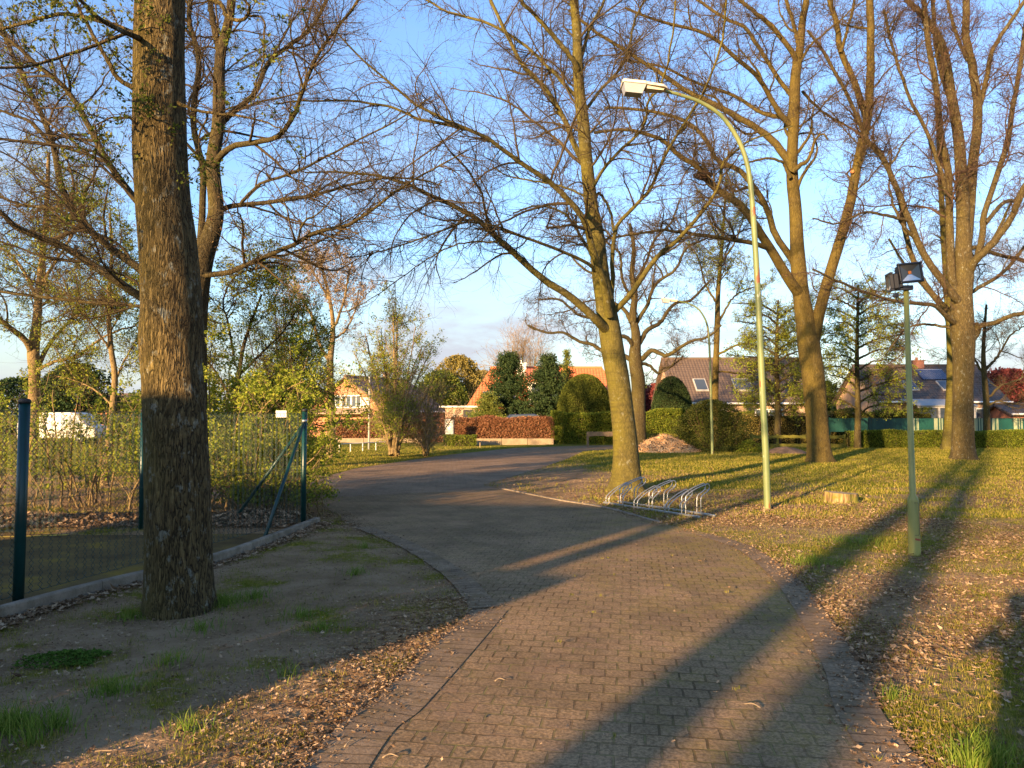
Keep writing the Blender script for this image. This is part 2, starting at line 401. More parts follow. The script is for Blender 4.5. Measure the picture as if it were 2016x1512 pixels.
def tilemat(name, a, b):
    s = N(name); v = s.obj(src='UV'); uv = s.sep(v)
    row = s.math('FRACT', s.math('MULTIPLY', uv[1], 1/.3)); colm = s.math('FRACT', s.math('MULTIPLY', uv[0], 1/.24))
    cc = s.math('SINE', s.math('MULTIPLY', colm, math.pi))
    h = s.math('ADD', s.math('MULTIPLY', row, -.6), s.math('MULTIPLY', cc, .6))
    n = s.noise(v, 3.2, 5, .7)
    col = s.mix(s.ramp(n, [(.35, 0.0), (.7, 1.0)]), a, b)
    col = s.mix(s.ramp(row, [(.82, 0.0), (.97, .75)]), col, tuple(x*.25 for x in a))
    return s.done(col, .75, s.bump(h, .05), spec=.25)
M['tile_orange'] = tilemat('orange roof tile', (.50, .13, .045), (.62, .20, .08))
M['tile_brown'] = tilemat('brown roof tile', (.075, .055, .045), (.13, .10, .08))
M['tile_red'] = tilemat('dull red roof tile', (.095, .068, .05), (.15, .105, .075))
s = N('solar cell'); u = s.sep(s.obj(src='UV'))
ln = s.math('MAXIMUM', s.ramp(s.math('FRACT', s.math('MULTIPLY', u[0], 1.0)), [(.93, 0.0), (.95, 1.0)]), s.ramp(s.math('FRACT', s.math('MULTIPLY', u[1], 1.0)), [(.93, 0.0), (.95, 1.0)]))
M['solar'] = s.done(s.mix(ln, (.03, .04, .08), (.3, .3, .32)), .2, spec=.6)
# woodchips
s = N('wood chips'); e = s.vor(s.obj(), 26, out='Color'); sv = s.sep(e); 
M['chips'] = s.done(s.ramp(sv[0], [(0, (.45, .20, .07)), (.5, (.80, .43, .17)), (1, (.88, .62, .32))]), .9, s.bump(s.vor(s.obj(), 26), .03), spec=.1)
s = N('bare soil'); M['soil'] = s.done(s.ramp(s.noise(s.obj(), 6, 6, .7), [(.3, (.12, .075, .045)), (.7, (.26, .17, .11))]), .95, s.bump(s.noise(s.obj(), 20, 5), .02), spec=.1)
# stump
s = N('cut wood'); M['cut'] = s.done(s.ramp(s.noise(s.obj(), 9, 5), [(.3, (.24, .17, .09)), (.7, (.42, .32, .18))]), .9, spec=.1)

# ------------------------------------------------------------------ ground plan
def G(*pts): return np.array([gp(x, y) for x, y in pts])
drive_right = np.vstack([[[1.25, -8.0], [1.62, 0.0]], G((1822, 1512), (1700, 1320), (1625, 1205), (1560, 1132), (1485, 1080), (1400, 1052), (1300, 1030), (1190, 1000), (1100, 985), (985, 962))])
drive_left = np.vstack([[[-1.3, -8.0], [-1.15, 0.0]], G((598, 1512), (740, 1380), (845, 1282), (930, 1200), (893, 1150), (845, 1110), (775, 1070), (700, 1040), (655, 1005), (610, 982))])
dr_s = crom(drive_right[1:], 90); dl_s = crom(drive_left[1:], 160)
dl_s = dl_s+np.column_stack([(fbm(dl_s[:, 1]*3, dl_s[:, 0]*3, 61, 3)-.5)*.22*np.clip((dl_s[:, 1]-6.4)/1.5, 0, 1), 0*dl_s[:, 0]])
drive_poly = np.vstack([drive_right[:1], dr_s, dl_s[::-1], drive_left[:1]])
road_poly = np.vstack([[[-6.0, 14.6]], G((600, 984), (800, 975), (985, 963), (950, 955), (1010, 938), (1070, 920), (1120, 902), (1150, 888), (1240, 883), (1300, 882), (1300, 877), (1155, 877), (1010, 882), (860, 898), (700, 922), (615, 945)), [[-7.5, 18.6]]])
court_poly = np.array([gp(-60, 1240), gp(0, 1218), gp(420, 1113), gp(520, 1075), gp(560, 1050), gp(400, 1052), gp(200, 1054), gp(0, 1050), gp(-150, 1050), [-14, 10.2], [-14, 6.0]])
lawn_line = dr_s
def ground_z(x, y):
    dd = np.minimum(sdist(x, y, drive_poly), sdist(x, y, road_poly)); dd = np.minimum(dd, sdist(x, y, court_poly))
    k = np.clip(dd/.5, 0, 1)
    return np.where(dd < 0, -.006, -.004 + k*((fbm(x*1.3, y*1.3, 3)-.45)*.05 + (fbm(x*.25, y*.25, 9)-.4)*.10))

def axis(segs):
    a = []
    for lo, hi, st in segs: a += list(np.arange(lo, hi, st))
    return np.array(a + [segs[-1][1]])
gx = axis([(-900, -100, 100), (-100, -30, 10), (-30, -12, 1), (-12, 16, .14), (16, 34, 1), (34, 100, 10), (100, 900, 100)])
gy = axis([(-300, -20, 40), (-20, 2, 1), (2, 18, .14), (18, 34, .3), (34, 60, 1), (60, 120, 8), (120, 1500, 120)])
GX, GY = np.meshgrid(gx, gy); fx_, fy_ = GX.ravel(), GY.ravel()
GZ = ground_z(fx_, fy_)
def lawnness(x, y):
    rd = sdist(x, y, drive_poly)
    right = (x > np.interp(y, [-8, 0, 3.5, 9.3, 10.5, 13.4, 17, 30, 43], [1.3, 1.7, 1.9, 3.0, 2.6, 1.6, 1.6, 3.0, 6.0]))
    return right, rd
def grass_amt(x, y):
    right, rd = lawnness(x, y)
    n = fbm(x*.55, y*.55, 21, 4); n2 = fbm(x*2.1, y*2.1, 5, 3)
    n = .5*n+.5*fbm(x*1.9, y*1.9, 29, 3)
    g_r = np.clip((n-.38)*3.6, 0, 1)*.62 + np.clip((y-11)/12, 0, 1)*.55 + .16
    g_l = np.clip((.5*n+.5*fbm(x*2.6, y*2.6, 83, 3)-.43)*4.0, .10, 1)*.75
    g_far = .75+.3*n
    g = np.where(right, g_r, g_l); g = np.where((y > 21) & ~right, g_far*.8, g)
    dirt = np.exp(-(((x-1.7)/2.2)**2 + ((y-21)/4.5)**2))          # trodden strip behind the big tree
    g = g*(1-.95*dirt); g = g*np.clip(.5+n2, 0, 1.1)
    return np.clip(g, 0, 1)
def litter_amt(x, y):
    right, rd = lawnness(x, y)
    n = fbm(x*.5+7, y*.5, 41, 4)
    l_r = np.clip((n-.27)*2.7, .15, .9)*np.clip(1.35-(y-7)/20, .22, 1)
    edge = np.exp(-np.maximum(rd, 0)/.55)*(x < 0)*(y < 6.8)
    l_l = np.clip(.24+edge*1.2+(n-.5)*1.1, 0, 1)
    kb = np.exp(-(seg_dist(x, y, kerb_line, False)/.22)**2)*.9
    return np.clip(np.where(right, l_r, np.maximum(l_l, kb)), 0, 1)
kerb_line = crom(np.array([gp(-260, 1300), gp(-60, 1240), gp(0, 1220), gp(200, 1165), gp(420, 1110), gp(540, 1066), gp(625, 1032)]), 40)
ii = np.arange(len(gy)-1)[:, None]*len(gx) + np.arange(len(gx)-1)[None, :]
gq = np.stack([ii, ii+1, ii+1+len(gx), ii+len(gx)], -1).reshape(-1, 4)
s = N('ground')
v = s.obj(); n1 = s.noise(v, 2.2, 7, .65); n2 = s.noise(v, 28, 5, .7)
soil = s.ramp(n1, [(.3, (.17, .108, .058)), (.48, (.29, .19, .105)), (.62, (.37, .25, .145)), (.75, (.28, .20, .105))])
soil = s.mix(s.ramp(n2, [(.4, 0.0), (.75, .6)]), soil, (.34, .235, .13))
gr = s.ramp(s.noise(v, 7, 6, .7), [(.3, (.10, .115, .014)), (.55, (.19, .175, .028)), (.78, (.32, .24, .06))])
lt = s.vor(v, 24, out='Color'); ls = s.sep(lt)
lit = s.ramp(ls[0], [(0, (.09, .045, .022)), (.5, (.31, .175, .08)), (1, (.55, .35, .17))])
gm = s.math('ADD', s.attr('grass'), s.math('MULTIPLY', s.math('SUBTRACT', s.noise(v, 11, 5, .7), .5), 1.1))
c = s.mix(s.ramp(gm, [(.3, 0.0), (.62, 1.0)]), soil, gr)
lm = s.math('ADD', s.attr('litter'), s.math('MULTIPLY', s.math('SUBTRACT', s.noise(v, 9, 5, .7), .5), 1.2))
c = s.mix(s.ramp(lm, [(.45, 0.0), (.7, .85)]), c, lit)
hh = s.math('ADD', s.math('MULTIPLY', n2, .6), s.math('MULTIPLY', ls[1], .4))
hh = s.math('ADD', hh, s.math('MULTIPLY', s.noise(s.obj(), 5, 5, .6), 1.6)); M['ground'] = s.done(c, 1.0, s.bump(hh, .08), spec=.0)
ground = mesh_obj('ground', np.stack([fx_, fy_, GZ], 1), gq, M['ground'], attr={'grass': grass_amt(fx_, fy_), 'litter': litter_amt(fx_, fy_)})
tag(ground, kind='structure')

# flat sheets from polygons (triangulated by bpy)
def sheet(name, poly, z, mat, parent=None):
    me = bpy.data.meshes.new(name); me.from_pydata([(p[0], p[1], z) for p in poly], [], [list(range(len(poly)))]); me.update()
    if me.polygons[0].normal.z < 0: me.flip_normals()
    me.materials.append(mat); o = bpy.data.objects.new(name, me); COL.objects.link(o); tag(o, kind='structure'); return o
def paver(name, a, b, joint, w, h, rz, mossc, far=False):
    s = N(name); v0 = s.obj(rz=rz)
    wob = s.noise(s.obj(), 1.1, 2, col=True); v1 = s.n('ShaderNodeMixRGB', blend_type='ADD'); v1.inputs[0].default_value = .035; s.l(v0, v1.inputs[1]); s.l(wob, v1.inputs[2])
    wob2 = s.noise(s.obj(), 9, 2, col=True); v2 = s.n('ShaderNodeMixRGB', blend_type='ADD'); v2.inputs[0].default_value = .012; s.l(v1.outputs[0], v2.inputs[1]); s.l(wob2, v2.inputs[2])
    x = s.n('ShaderNodeTexBrick'); s.l(v2.outputs[0], x.inputs[0]); x.inputs['Scale'].default_value = 1
    x.inputs['Color1'].default_value = (*a, 1); x.inputs['Color2'].default_value = (*b, 1); x.inputs['Mortar'].default_value = (*joint, 1)
    x.inputs['Brick Width'].default_value = w; x.inputs['Row Height'].default_value = h; x.inputs['Mortar Size'].default_value = .007; x.inputs['Mortar Smooth'].default_value = .35; x.inputs['Bias'].default_value = 0
    v = s.obj(); big = s.noise(v, .8, 6, .65); fine = s.noise(v, 55, 5, .75); mid = s.noise(v, 6, 6, .7)
    c = s.mix(s.ramp(big, [(.40, 0.0), (.62, .8)]), x.outputs[0], tuple(q*1.25 for q in a)); c = s.mix(s.ramp(s.noise(s.obj(loc=(3, 7, 0)), 1.1, 6, .7), [(.47, 0.0), (.62, .55)]), c, tuple(q*.62 for q in b))
    x2 = s.n('ShaderNodeTexBrick'); s.l(v2.outputs[0], x2.inputs[0]); x2.inputs['Scale'].default_value = 1; x2.inputs['Color1'].default_value = (0, 0, 0, 1); x2.inputs['Color2'].default_value = (1, 1, 1, 1); x2.inputs['Mortar'].default_value = (.5, .5, .5, 1); x2.inputs['Brick Width'].default_value = w; x2.inputs['Row Height'].default_value = h; x2.inputs['Mortar Size'].default_value = 0; x2.inputs['Bias'].default_value = 0
    c = s.mix(s.ramp(x2.outputs[0], [(0, .22), (.3, 0.0)]), c, tuple(q*.5 for q in b)); c = s.mix(s.ramp(x2.outputs[0], [(.8, 0.0), (1, .35)]), c, (.36, .22, .13))
    c = s.mix(s.ramp(fine, [(.40, .75), (.6, 0.0)]), c, tuple(q*.4 for q in b))
    spk = s.vor(v, 70); c = s.mix(s.ramp(spk, [(.06, .8), (.11, 0.0)]), c, (.55, .44, .30))
    c = s.mix(s.ramp(s.noise(v, 1.6, 6, .7), [(.52, 0.0), (.75, .55)]), c, (.26, .16, .10))
    # moss in joints and in patches towards the right hand edge
    xyz = s.sep(v); side = s.rng(xyz[0], .2, 2.6); mp_ = s.noise(s.obj((1, .7, 1)), 2.8, 7, .72)
    mm = s.math('MULTIPLY', s.ramp(s.math('ADD', mp_, s.math('MULTIPLY', side, .13)), [(.53, 0.0), (.67, 1.0)]), s.rng(side, 0, 1, .25, .9))
    mm = s.math('MULTIPLY', mm, s.ramp(s.noise(v, 26, 5, .8), [(.42, .05), (.6, 1.0)])); c = s.mix(mm, c, mossc)
    jm = s.math('MULTIPLY', x.outputs['Fac'], s.ramp(s.noise(v, 5, 4, .6), [(.45, 0.0), (.68, .8)])); c = s.mix(jm, c, (.22, .19, .07))
    h = s.math('ADD', s.math('MULTIPLY', x.outputs['Fac'], -1.0), s.math('ADD', s.math('MULTIPLY', fine, .3), s.math('ADD', s.math('MULTIPLY', mid, .7), s.math('MULTIPLY', x2.outputs[0], .35))))
    return s.done(c, .95, s.bump(h, .013), spec=.04)
M['drive'] = paver('grey brown block paving', (.34, .222, .115), (.225, .155, .085), (.085, .058, .03), .152, .137, R(9), (.24, .18, .04))
M['road'] = paver('road paving', (.34, .225, .135), (.26, .175, .11), (.14, .095, .055), .2, .1, R(40), (.2, .15, .07))
drive = sheet('driveway', drive_poly, .004, M['drive']); road = sheet('road', road_poly, .0, M['road'])
# edging courses (brick setts) along both sides of the drive, laid on the ground
def strip(name, line, off0, off1, z, mat, u0=0):
    T = np.gradient(line, axis=0); T = nrm(T); Nn = np.stack([T[:, 1], -T[:, 0]], 1)
    u = np.concatenate([[0], np.cumsum(np.linalg.norm(np.diff(line, axis=0), axis=1))])
    V = []; UV = []
    for k, o in enumerate((off0, off1)):
        P = line+Nn*o; V.append(np.column_stack([P, np.full(len(P), z)])); UV.append(np.column_stack([u, np.full(len(P), abs(o))]))
    n = len(line); i = np.arange(n-1); Q = np.column_stack([i, i+1, i+1+n, i+n])
    o = mesh_obj(name, np.vstack(V), Q, mat, uv=np.vstack(UV)+[0, .1]); tag(o, kind='structure'); return o
def settmat(name, w, h, a, b, jt):
    s = N(name); v0 = s.obj(src='UV'); wob = s.noise(s.obj(), 5, 2, col=True); v1 = s.n('ShaderNodeMixRGB', blend_type='ADD'); v1.inputs[0].default_value = .02; s.l(v0, v1.inputs[1]); s.l(wob, v1.inputs[2])
    x = s.n('ShaderNodeTexBrick'); s.l(v1.outputs[0], x.inputs[0]); x.inputs['Scale'].default_value = 1; x.offset = 0
    x.inputs['Color1'].default_value = (*a, 1); x.inputs['Color2'].default_value = (*b, 1); x.inputs['Mortar'].default_value = (*jt, 1)
    x.inputs['Brick Width'].default_value = w; x.inputs['Row Height'].default_value = h; x.inputs['Mortar Size'].default_value = .006; x.inputs['Mortar Smooth'].default_value = .3
    v = s.obj(); fine = s.noise(v, 50, 5, .75); c = s.mix(s.ramp(s.noise(v, 3, 6, .7), [(.4, 0.0), (.7, .7)]), x.outputs[0], tuple(q*1.5 for q in a))
    c = s.mix(s.ramp(fine, [(.38, .6), (.6, 0.0)]), c, tuple(q*.5 for q in b))
    c = s.mix(s.ramp(s.noise(v, 4, 6, .7), [(.50, 0.0), (.66, .85)]), c, (.17, .12, .06))
    h_ = s.math('ADD', s.math('MULTIPLY', x.outputs['Fac'], -1.0), s.math('MULTIPLY', fine, .3))
    return s.done(c, .95, s.bump(h_, .013), spec=.04)
M['sett'] = settmat('edge setts', .095, .6, (.25, .175, .105), (.17, .12, .075), (.055, .04, .022))
M['runner'] = settmat('runner course', .2, .6, (.25, .18, .115), (.18, .13, .09), (.06, .045, .028))
rl = crom(np.vstack([[[1.3, -6.0]], drive_right[1:8]]), 120); ll = crom(np.vstack([[[-1.2, -6.0]], drive_left[1:6]]), 60); ll2 = crom(drive_left[5:10], 50)
strip('path_edge', rl, -.24, 0.0, .009, M['sett']);
strip('path_edge', ll, 0.0, .30, .009, M['sett'])
strip('path_edge', ll2, -.02, .22, .013, M['sett'])
# a slightly raised edging kerb where the drive meets the parking bay
ek = crom(drive_right[8:], 40); mb = MB()
for a, b in zip(ek[:-1], ek[1:]):
    c = (a+b)/2; d = b-a; mb.box((c[0], c[1], .0), (np.hypot(*d)*.97, .07, .05), math.atan2(d[1], d[0]), .006)
tag(mb.build('kerb', M['concrete']), kind='structure')
# court
s = N('mossy court tarmac'); v = s.obj()
c = s.ramp(s.noise(v, 1.3, 7, .7), [(.35, (.085, .060, .032)), (.55, (.14, .10, .042)), (.70, (.24, .16, .03))])
c = s.mix(s.ramp(s.noise(v, 60, 4, .8), [(.62, 0.0), (.7, .5)]), c, (.22, .18, .12))
M['court'] = s.done(c, 1.0, s.bump(s.noise(v, 60, 4), .008), spec=.0)
sheet('sports_court', court_poly, .004, M['court'])
s = N('worn yellow line'); M['yline'] = s.done(s.mix(s.ramp(s.noise(s.obj(), 8, 6, .7), [(.4, 0.0), (.6, 1.0)]), (.32, .22, .03), (.5, .36, .04)), .9)
a, b = gp(-100, 1062), gp(130, 1055); sheet('court_line', [a, b, b+[0, .10], a+[0, .10]], .008, M['yline'])
# stone kerb round the court
T = nrm(np.gradient(kerb_line, axis=0)); Nn = np.stack([T[:, 1], -T[:, 0]], 1)
root = EMPTY('kerb_edging', (*kerb_line[10], 0)); tag(root, 'low weathered concrete edging kerb running under the chain link fence', 'kerb')
seglen = np.concatenate([[0], np.cumsum(np.linalg.norm(np.diff(kerb_line, axis=0), axis=1))])
k = 0; L0 = 0
while L0 < seglen[-1]-.05:
    L1 = min(L0+1.0, seglen[-1]); P = np.array([[np.interp(q, seglen, kerb_line[:, i]) for i in (0, 1)] for q in np.linspace(L0+.004, L1-.004, 5)])
    t = nrm(np.gradient(P, axis=0)); nn = np.stack([t[:, 1], -t[:, 0]], 1); sec = [(-.035, -.1), (.04, -.1), (.04, .095), (.03, .108), (-.028, .108), (-.035, .1)]
    V = np.vstack([np.column_stack([P+nn*o, np.full(5, z)]) for o, z in sec]).reshape(6, 5, 3).transpose(1, 0, 2).reshape(-1, 3); fs = []
    for i in range(4):
        for j in range(6): fs.append([i*6+j, i*6+(j+1) % 6, (i+1)*6+(j+1) % 6, (i+1)*6+j])
    fs += [list(range(6)), list(range(24, 30))[::-1]]
    ko = MB().add(V - np.array([*kerb_line[10], 0]), fs).build('kerb_stone', M['concrete'], root); L0 = L1
# ------------------------------------------------------------------ trees
def spawn(P, Rr, count, r, lf, ang, npts, wig, up, tr=(.15, 1.0), rr=.55, rlen=.012, rmin=.0016, out=None, tipf=.25):
    """children of branches P (n,m,3): returns arrays"""
    n, m, _ = P.shape
    ln = np.linalg.norm(np.diff(P, axis=1), axis=2).sum(1); w = ln/ln.sum()
    idx = r.choice(n, count, p=w); t = r.uniform(tr[0], tr[1], count)*(m-1.001); i = t.astype(int); f = (t-i)[:, None]
    base = P[idx, i]*(1-f)+P[idx, i+1]*f; rad = Rr[idx, i]*(1-f[:, 0])+Rr[idx, i+1]*f[:, 0]
    T = nrm(P[idx, i+1]-P[idx, i])
    q = r.normal(size=(count, 3)); q = nrm(q-(q*T).sum(1, keepdims=True)*T)
    a = r.uniform(ang[0], ang[1], count)[:, None]
    d = nrm(T*np.cos(a)+q*np.sin(a)+np.array([0, 0, up*.5]))
    L_ = lf[0]*(ln[idx]**lf[1])*r.uniform(.5, 1.25, count)*(1-.55*t/(m-1))
    L_ = np.clip(L_, .04, lf[2] if len(lf) > 2 else 9)
    r0 = np.minimum(rad*rr, L_*rlen+.001); r0 = np.maximum(r0, rmin)
    L_ = L_*np.exp(r.normal(size=count)*.28); curl = r.normal(size=(count, 3)); curl = nrm(curl-(curl*d).sum(1, keepdims=True)*d)*np.abs(r.normal(size=(count, 1)))*1.5/(npts-1)
    st = L_/(npts-1); Q = np.empty((count, npts, 3)); Q[:, 0] = base
    for k in range(1, npts):
        Q[:, k] = Q[:, k-1]+d*st[:, None]
        if k == npts//2: curl = curl*r.uniform(-1.3, .8, (count, 1))
        d = nrm(d+curl+r.normal(size=(count, 3))*wig*1.25+np.array([0, 0, up])*.35)
    s_ = np.linspace(1, tipf, npts)[None, :]
    return Q, np.maximum(r0[:, None]*s_, rmin*.8)

def limb3(pts, Y, dy0, dy1, n=26, base3=None, r=None, wig=0.0):
    P = []; Rr = []
    m = len(pts)
    for i, (x, y, w) in enumerate(pts):
        Yi = Y+dy0+(dy1-dy0)*(i/(m-1))
        P.append(at(x, y, Yi)); Rr.append(m_px(w, Yi)/2)
    S = crom(np.column_stack([P, Rr]), n)
    Pn = S[:, :3]
    if wig and r is not None: Pn[1:-1] += r.normal(size=(n-2, 3))*wig
    return Pn, np.maximum(S[:, 3], .003)

def rough_tube(P, Rr, k, r, amp, ph=0.0):
    """trunk skin with lumps"""
    V, Q = tubes(P[None], Rr[None], k); m = len(P); V = V.reshape(m, k, 3); a = np.arange(k)/k*2*math.pi
    arc = np.concatenate([[0], np.cumsum(np.linalg.norm(np.diff(P, axis=0), axis=1))])
    nn = fbm((np.cos(a)[None, :]*1.3+5+ph)+arc[:, None]*.0, arc[:, None]*1.6+np.sin(a)[None, :]*1.3, 77, 4)-.5
    V = P[:, None]+(V-P[:, None])*(1+amp*2*nn)[..., None]
    return V.reshape(-1, 3), Q

def make_tree(name, label, cat, Y, trunk, limbs, bark, seed, n1=90, n2=700, n3=5000, leaf=None, nleaf=0, lsize=.05, twig='twig', group=None,
              l1=(.55, .55, 2.6), l2=(.55, .6, 1.2), l3=(.5, .5, .5), up=.12, wig=.16, thin=.0022, lump=.06, flare=1.0, tk=28, dy=(0, 0), lf_from=3, extra=None, flat=.0, ang1=(.5, 1.15), hid=None, r1=.014, tr1=(.2, 1)):
    r = np.random.default_rng(seed)
    TP, TR = limb3(trunk, Y, dy[0], dy[1], 70); TP[:, :] = TP; base = TP[0].copy(); base[2] = 0
    if TP[0, 2] > -.1: TP[0, 2] = -.12
    loc = base.copy(); root = EMPTY(name, tuple(loc)); tag(root, label, cat, group)
    z = TP[:, 2]; TR = TR*(1+.0*z)
    A = Acc(); V, Q = rough_tube(TP, TR, tk, r, lump, seed % 7)
    # root flare buttresses
    zz = V[:, 2]; ctr = base[:2]; ang = np.arctan2(V[:, 1]-ctr[1], V[:, 0]-ctr[0]); k_ = np.exp(-np.maximum(zz, 0)/.16)*flare*.18*(1+.7*np.sin(ang*5+seed)); 
    V[:, 0] = ctr[0]+(V[:, 0]-ctr[0])*(1+k_) if True else V[:, 0]; V[:, 1] = ctr[1]+(V[:, 1]-ctr[1])*(1+k_)
    A.add(V-loc, Q); LP_, LR_ = [], []
    for lm in limbs:
        pts, d0, d1 = lm[0], lm[1], lm[2]
        P, Rr = limb3(pts, Y, d0, d1, 26, r=r, wig=.006*Y/16)
        LP_.append(P); LR_.append(Rr); V, Q = rough_tube(P, Rr, 10, r, lump*.8, seed % 5+len(LP_)); A.add(V-loc, Q)
    if extra:       # procedural secondary limbs (count, length, radius)
        cnt, ln_, rd_ = extra
        src = np.stack([np.stack([crom(TP[len(TP)//3:], 26)])[0]]+LP_); sr = np.stack([np.interp(np.linspace(0, 1, 26), np.linspace(0, 1, len(TR)-len(TR)//3), TR[len(TR)//3:])]+LR_)
        Q_, R_ = spawn(src, sr, cnt, r, (ln_, .25, ln_*2.2), (.5, 1.2), 26, .10, .10, rlen=rd_, rr=.6, tr=(.25, .95), tipf=.2)
        for P, Rr in zip(Q_, R_):
            LP_.append(P); LR_.append(Rr)
        V, Q = tubes(Q_, R_, 8); A.add(V-loc, Q)
    A.build('trunk', bark, root)
    if not LP_: LP_, LR_ = [crom(TP[len(TP)//3:], 26)], [np.full(26, .02)]
    src = np.stack(LP_ + [crom(TP[int(len(TP)*.55):], 26)]); sr = np.stack(LR_ + [np.linspace(TR[int(len(TP)*.55)], TR[-1], 26)])
    B1, R1 = spawn(src, sr, n1, r, l1, ang1, 12, wig, up, tr1, rlen=r1)
    # limb tips continue into branches
    B2, R2 = spawn(np.concatenate([B1]), np.concatenate([R1]), n2, r, l2, (.35, 1.25), 8, wig*1.1, up*.5, (.08, 1), rlen=.009, rmin=thin)
    tp = crom(src[0], 12)[None]
    srs = np.stack([crom(q, 12) for q in src]); srr = np.full(srs.shape[:2], .02)
    B2b, R2b = spawn(srs, srr, n2//4, r, l2, (.5, 1.4), 8, wig*1.1, up*.4, (.35, 1), rlen=.009, rmin=thin)
    B2 = np.concatenate([B2, B2b]); R2 = np.concatenate([R2, R2b])
    B3, R3 = spawn(B2, R2, n3, r, l3, (.4, 1.3), 6, wig*1.4, up*.2, (.05, 1), rlen=.006, rmin=thin*.8)
    K = Acc()
    for (b, rr_, k) in ((B1, R1, 6), (B2, R2, 4), (B3, R3, 3)):
        V, Q = tubes(b, rr_, k); K.add(V-loc, Q)
    K.build('crown', M[twig], root)
    if leaf and nleaf:
        S = B3 if lf_from == 3 else np.concatenate([B3, B2[:, :5]]); cl = 5 if leaf == 'young_leaf' else 2; nc = nleaf//cl; i = np.repeat(r.integers(0, len(S), nc), cl); j = np.repeat(r.integers(1, 4, nc), cl); f = np.repeat(r.random(nc), cl)[:, None]; nleaf = nc*cl
        P = S[i, j]*(1-f)+S[i, j+1]*f+r.normal(size=(nleaf, 3))*lsize*(.7 if cl > 2 else .3)
        V, T = leaf_cards(P-loc, lsize, r, flat); mesh_obj('leaves', V, T, M[leaf], root, False)
    return root

def scale_w(pts, k): return [(x, y, w*k) for x, y, w in pts]
def lw(pts, w0, w1):
    n = len(pts); return [(x, y, w0+(w1-w0)*(i/(n-1))**.8) for i, (x, y) in enumerate(pts)]

# the oak in front, left
make_tree('oak_tree', 'thick furrowed oak trunk in the left foreground beside the chain link fence', 'tree', 6.38,
  [(353, 1195, 128), (353, 1170, 125), (352, 1110, 124), (351, 1000, 123), (347, 880, 119), (343, 800, 117), (339, 735, 113), (336, 690, 116), (337, 655, 120), (338, 620, 116), (336, 560, 112), (330, 470, 108), (322, 400, 103), (316, 300, 100), (314, 200, 98), (313, 120, 96), (314, 40, 94), (316, -60, 92), (318, -250, 84), (318, -500, 74)],
  [(lw([(275, 76), (262, 70), (204, 42), (157, 0), (100, -60)], 13, 6), -.1, -1.0),
   (lw([(275, 72), (262, 65), (213, 46), (125, 28), (46, 46), (0, 58), (-60, 70)], 11, 5), 0, .5),
   (lw([(280, 185), (268, 178), (231, 153), (213, 120), (194, 88), (171, 46), (150, 5), (140, -30)], 11, 6), -.1, -.3),
   (lw([(275, 64), (245, 68), (176, 93), (93, 120), (30, 133), (-40, 130)], 8, 5), .1, -.8),
   (lw([(352, 203), (362, 208), (398, 220), (463, 227), (520, 240), (570, 262)], 9, 2.5), -.1, -.6),
   (lw([(408, 223), (407, 235), (394, 259), (392, 290), (396, 320), (417, 343), (425, 380)], 5, 2), -.2, -.3),
   (lw([(355, -30), (398, -10), (435, 8), (445, 30), (465, 40), (484, 36), (492, 14), (480, -10), (510, -60)], 11, 5), 0, -.4),
   (lw([(484, 30), (518, 37), (520, 80), (518, 120), (505, 160), (500, 200)], 5, 2.5), -.2, -.5),
   (lw([(300, -150), (200, -190), (60, -240)], 12, 6), 0, -1), (lw([(330, -200), (450, -260), (640, -300)], 12, 6), 0, 1.0)],
  M['oak_bark'], 11, n1=44, n2=230, n3=1500, leaf='oak_leaf', nleaf=5200, lsize=.035, l1=(.42, .5, 1.0), l2=(.5, .5, .5), l3=(.4, .5, .22), up=-.02, wig=.24, thin=.0013, lump=.035, flare=.5, tk=72, flat=.1, r1=.012)

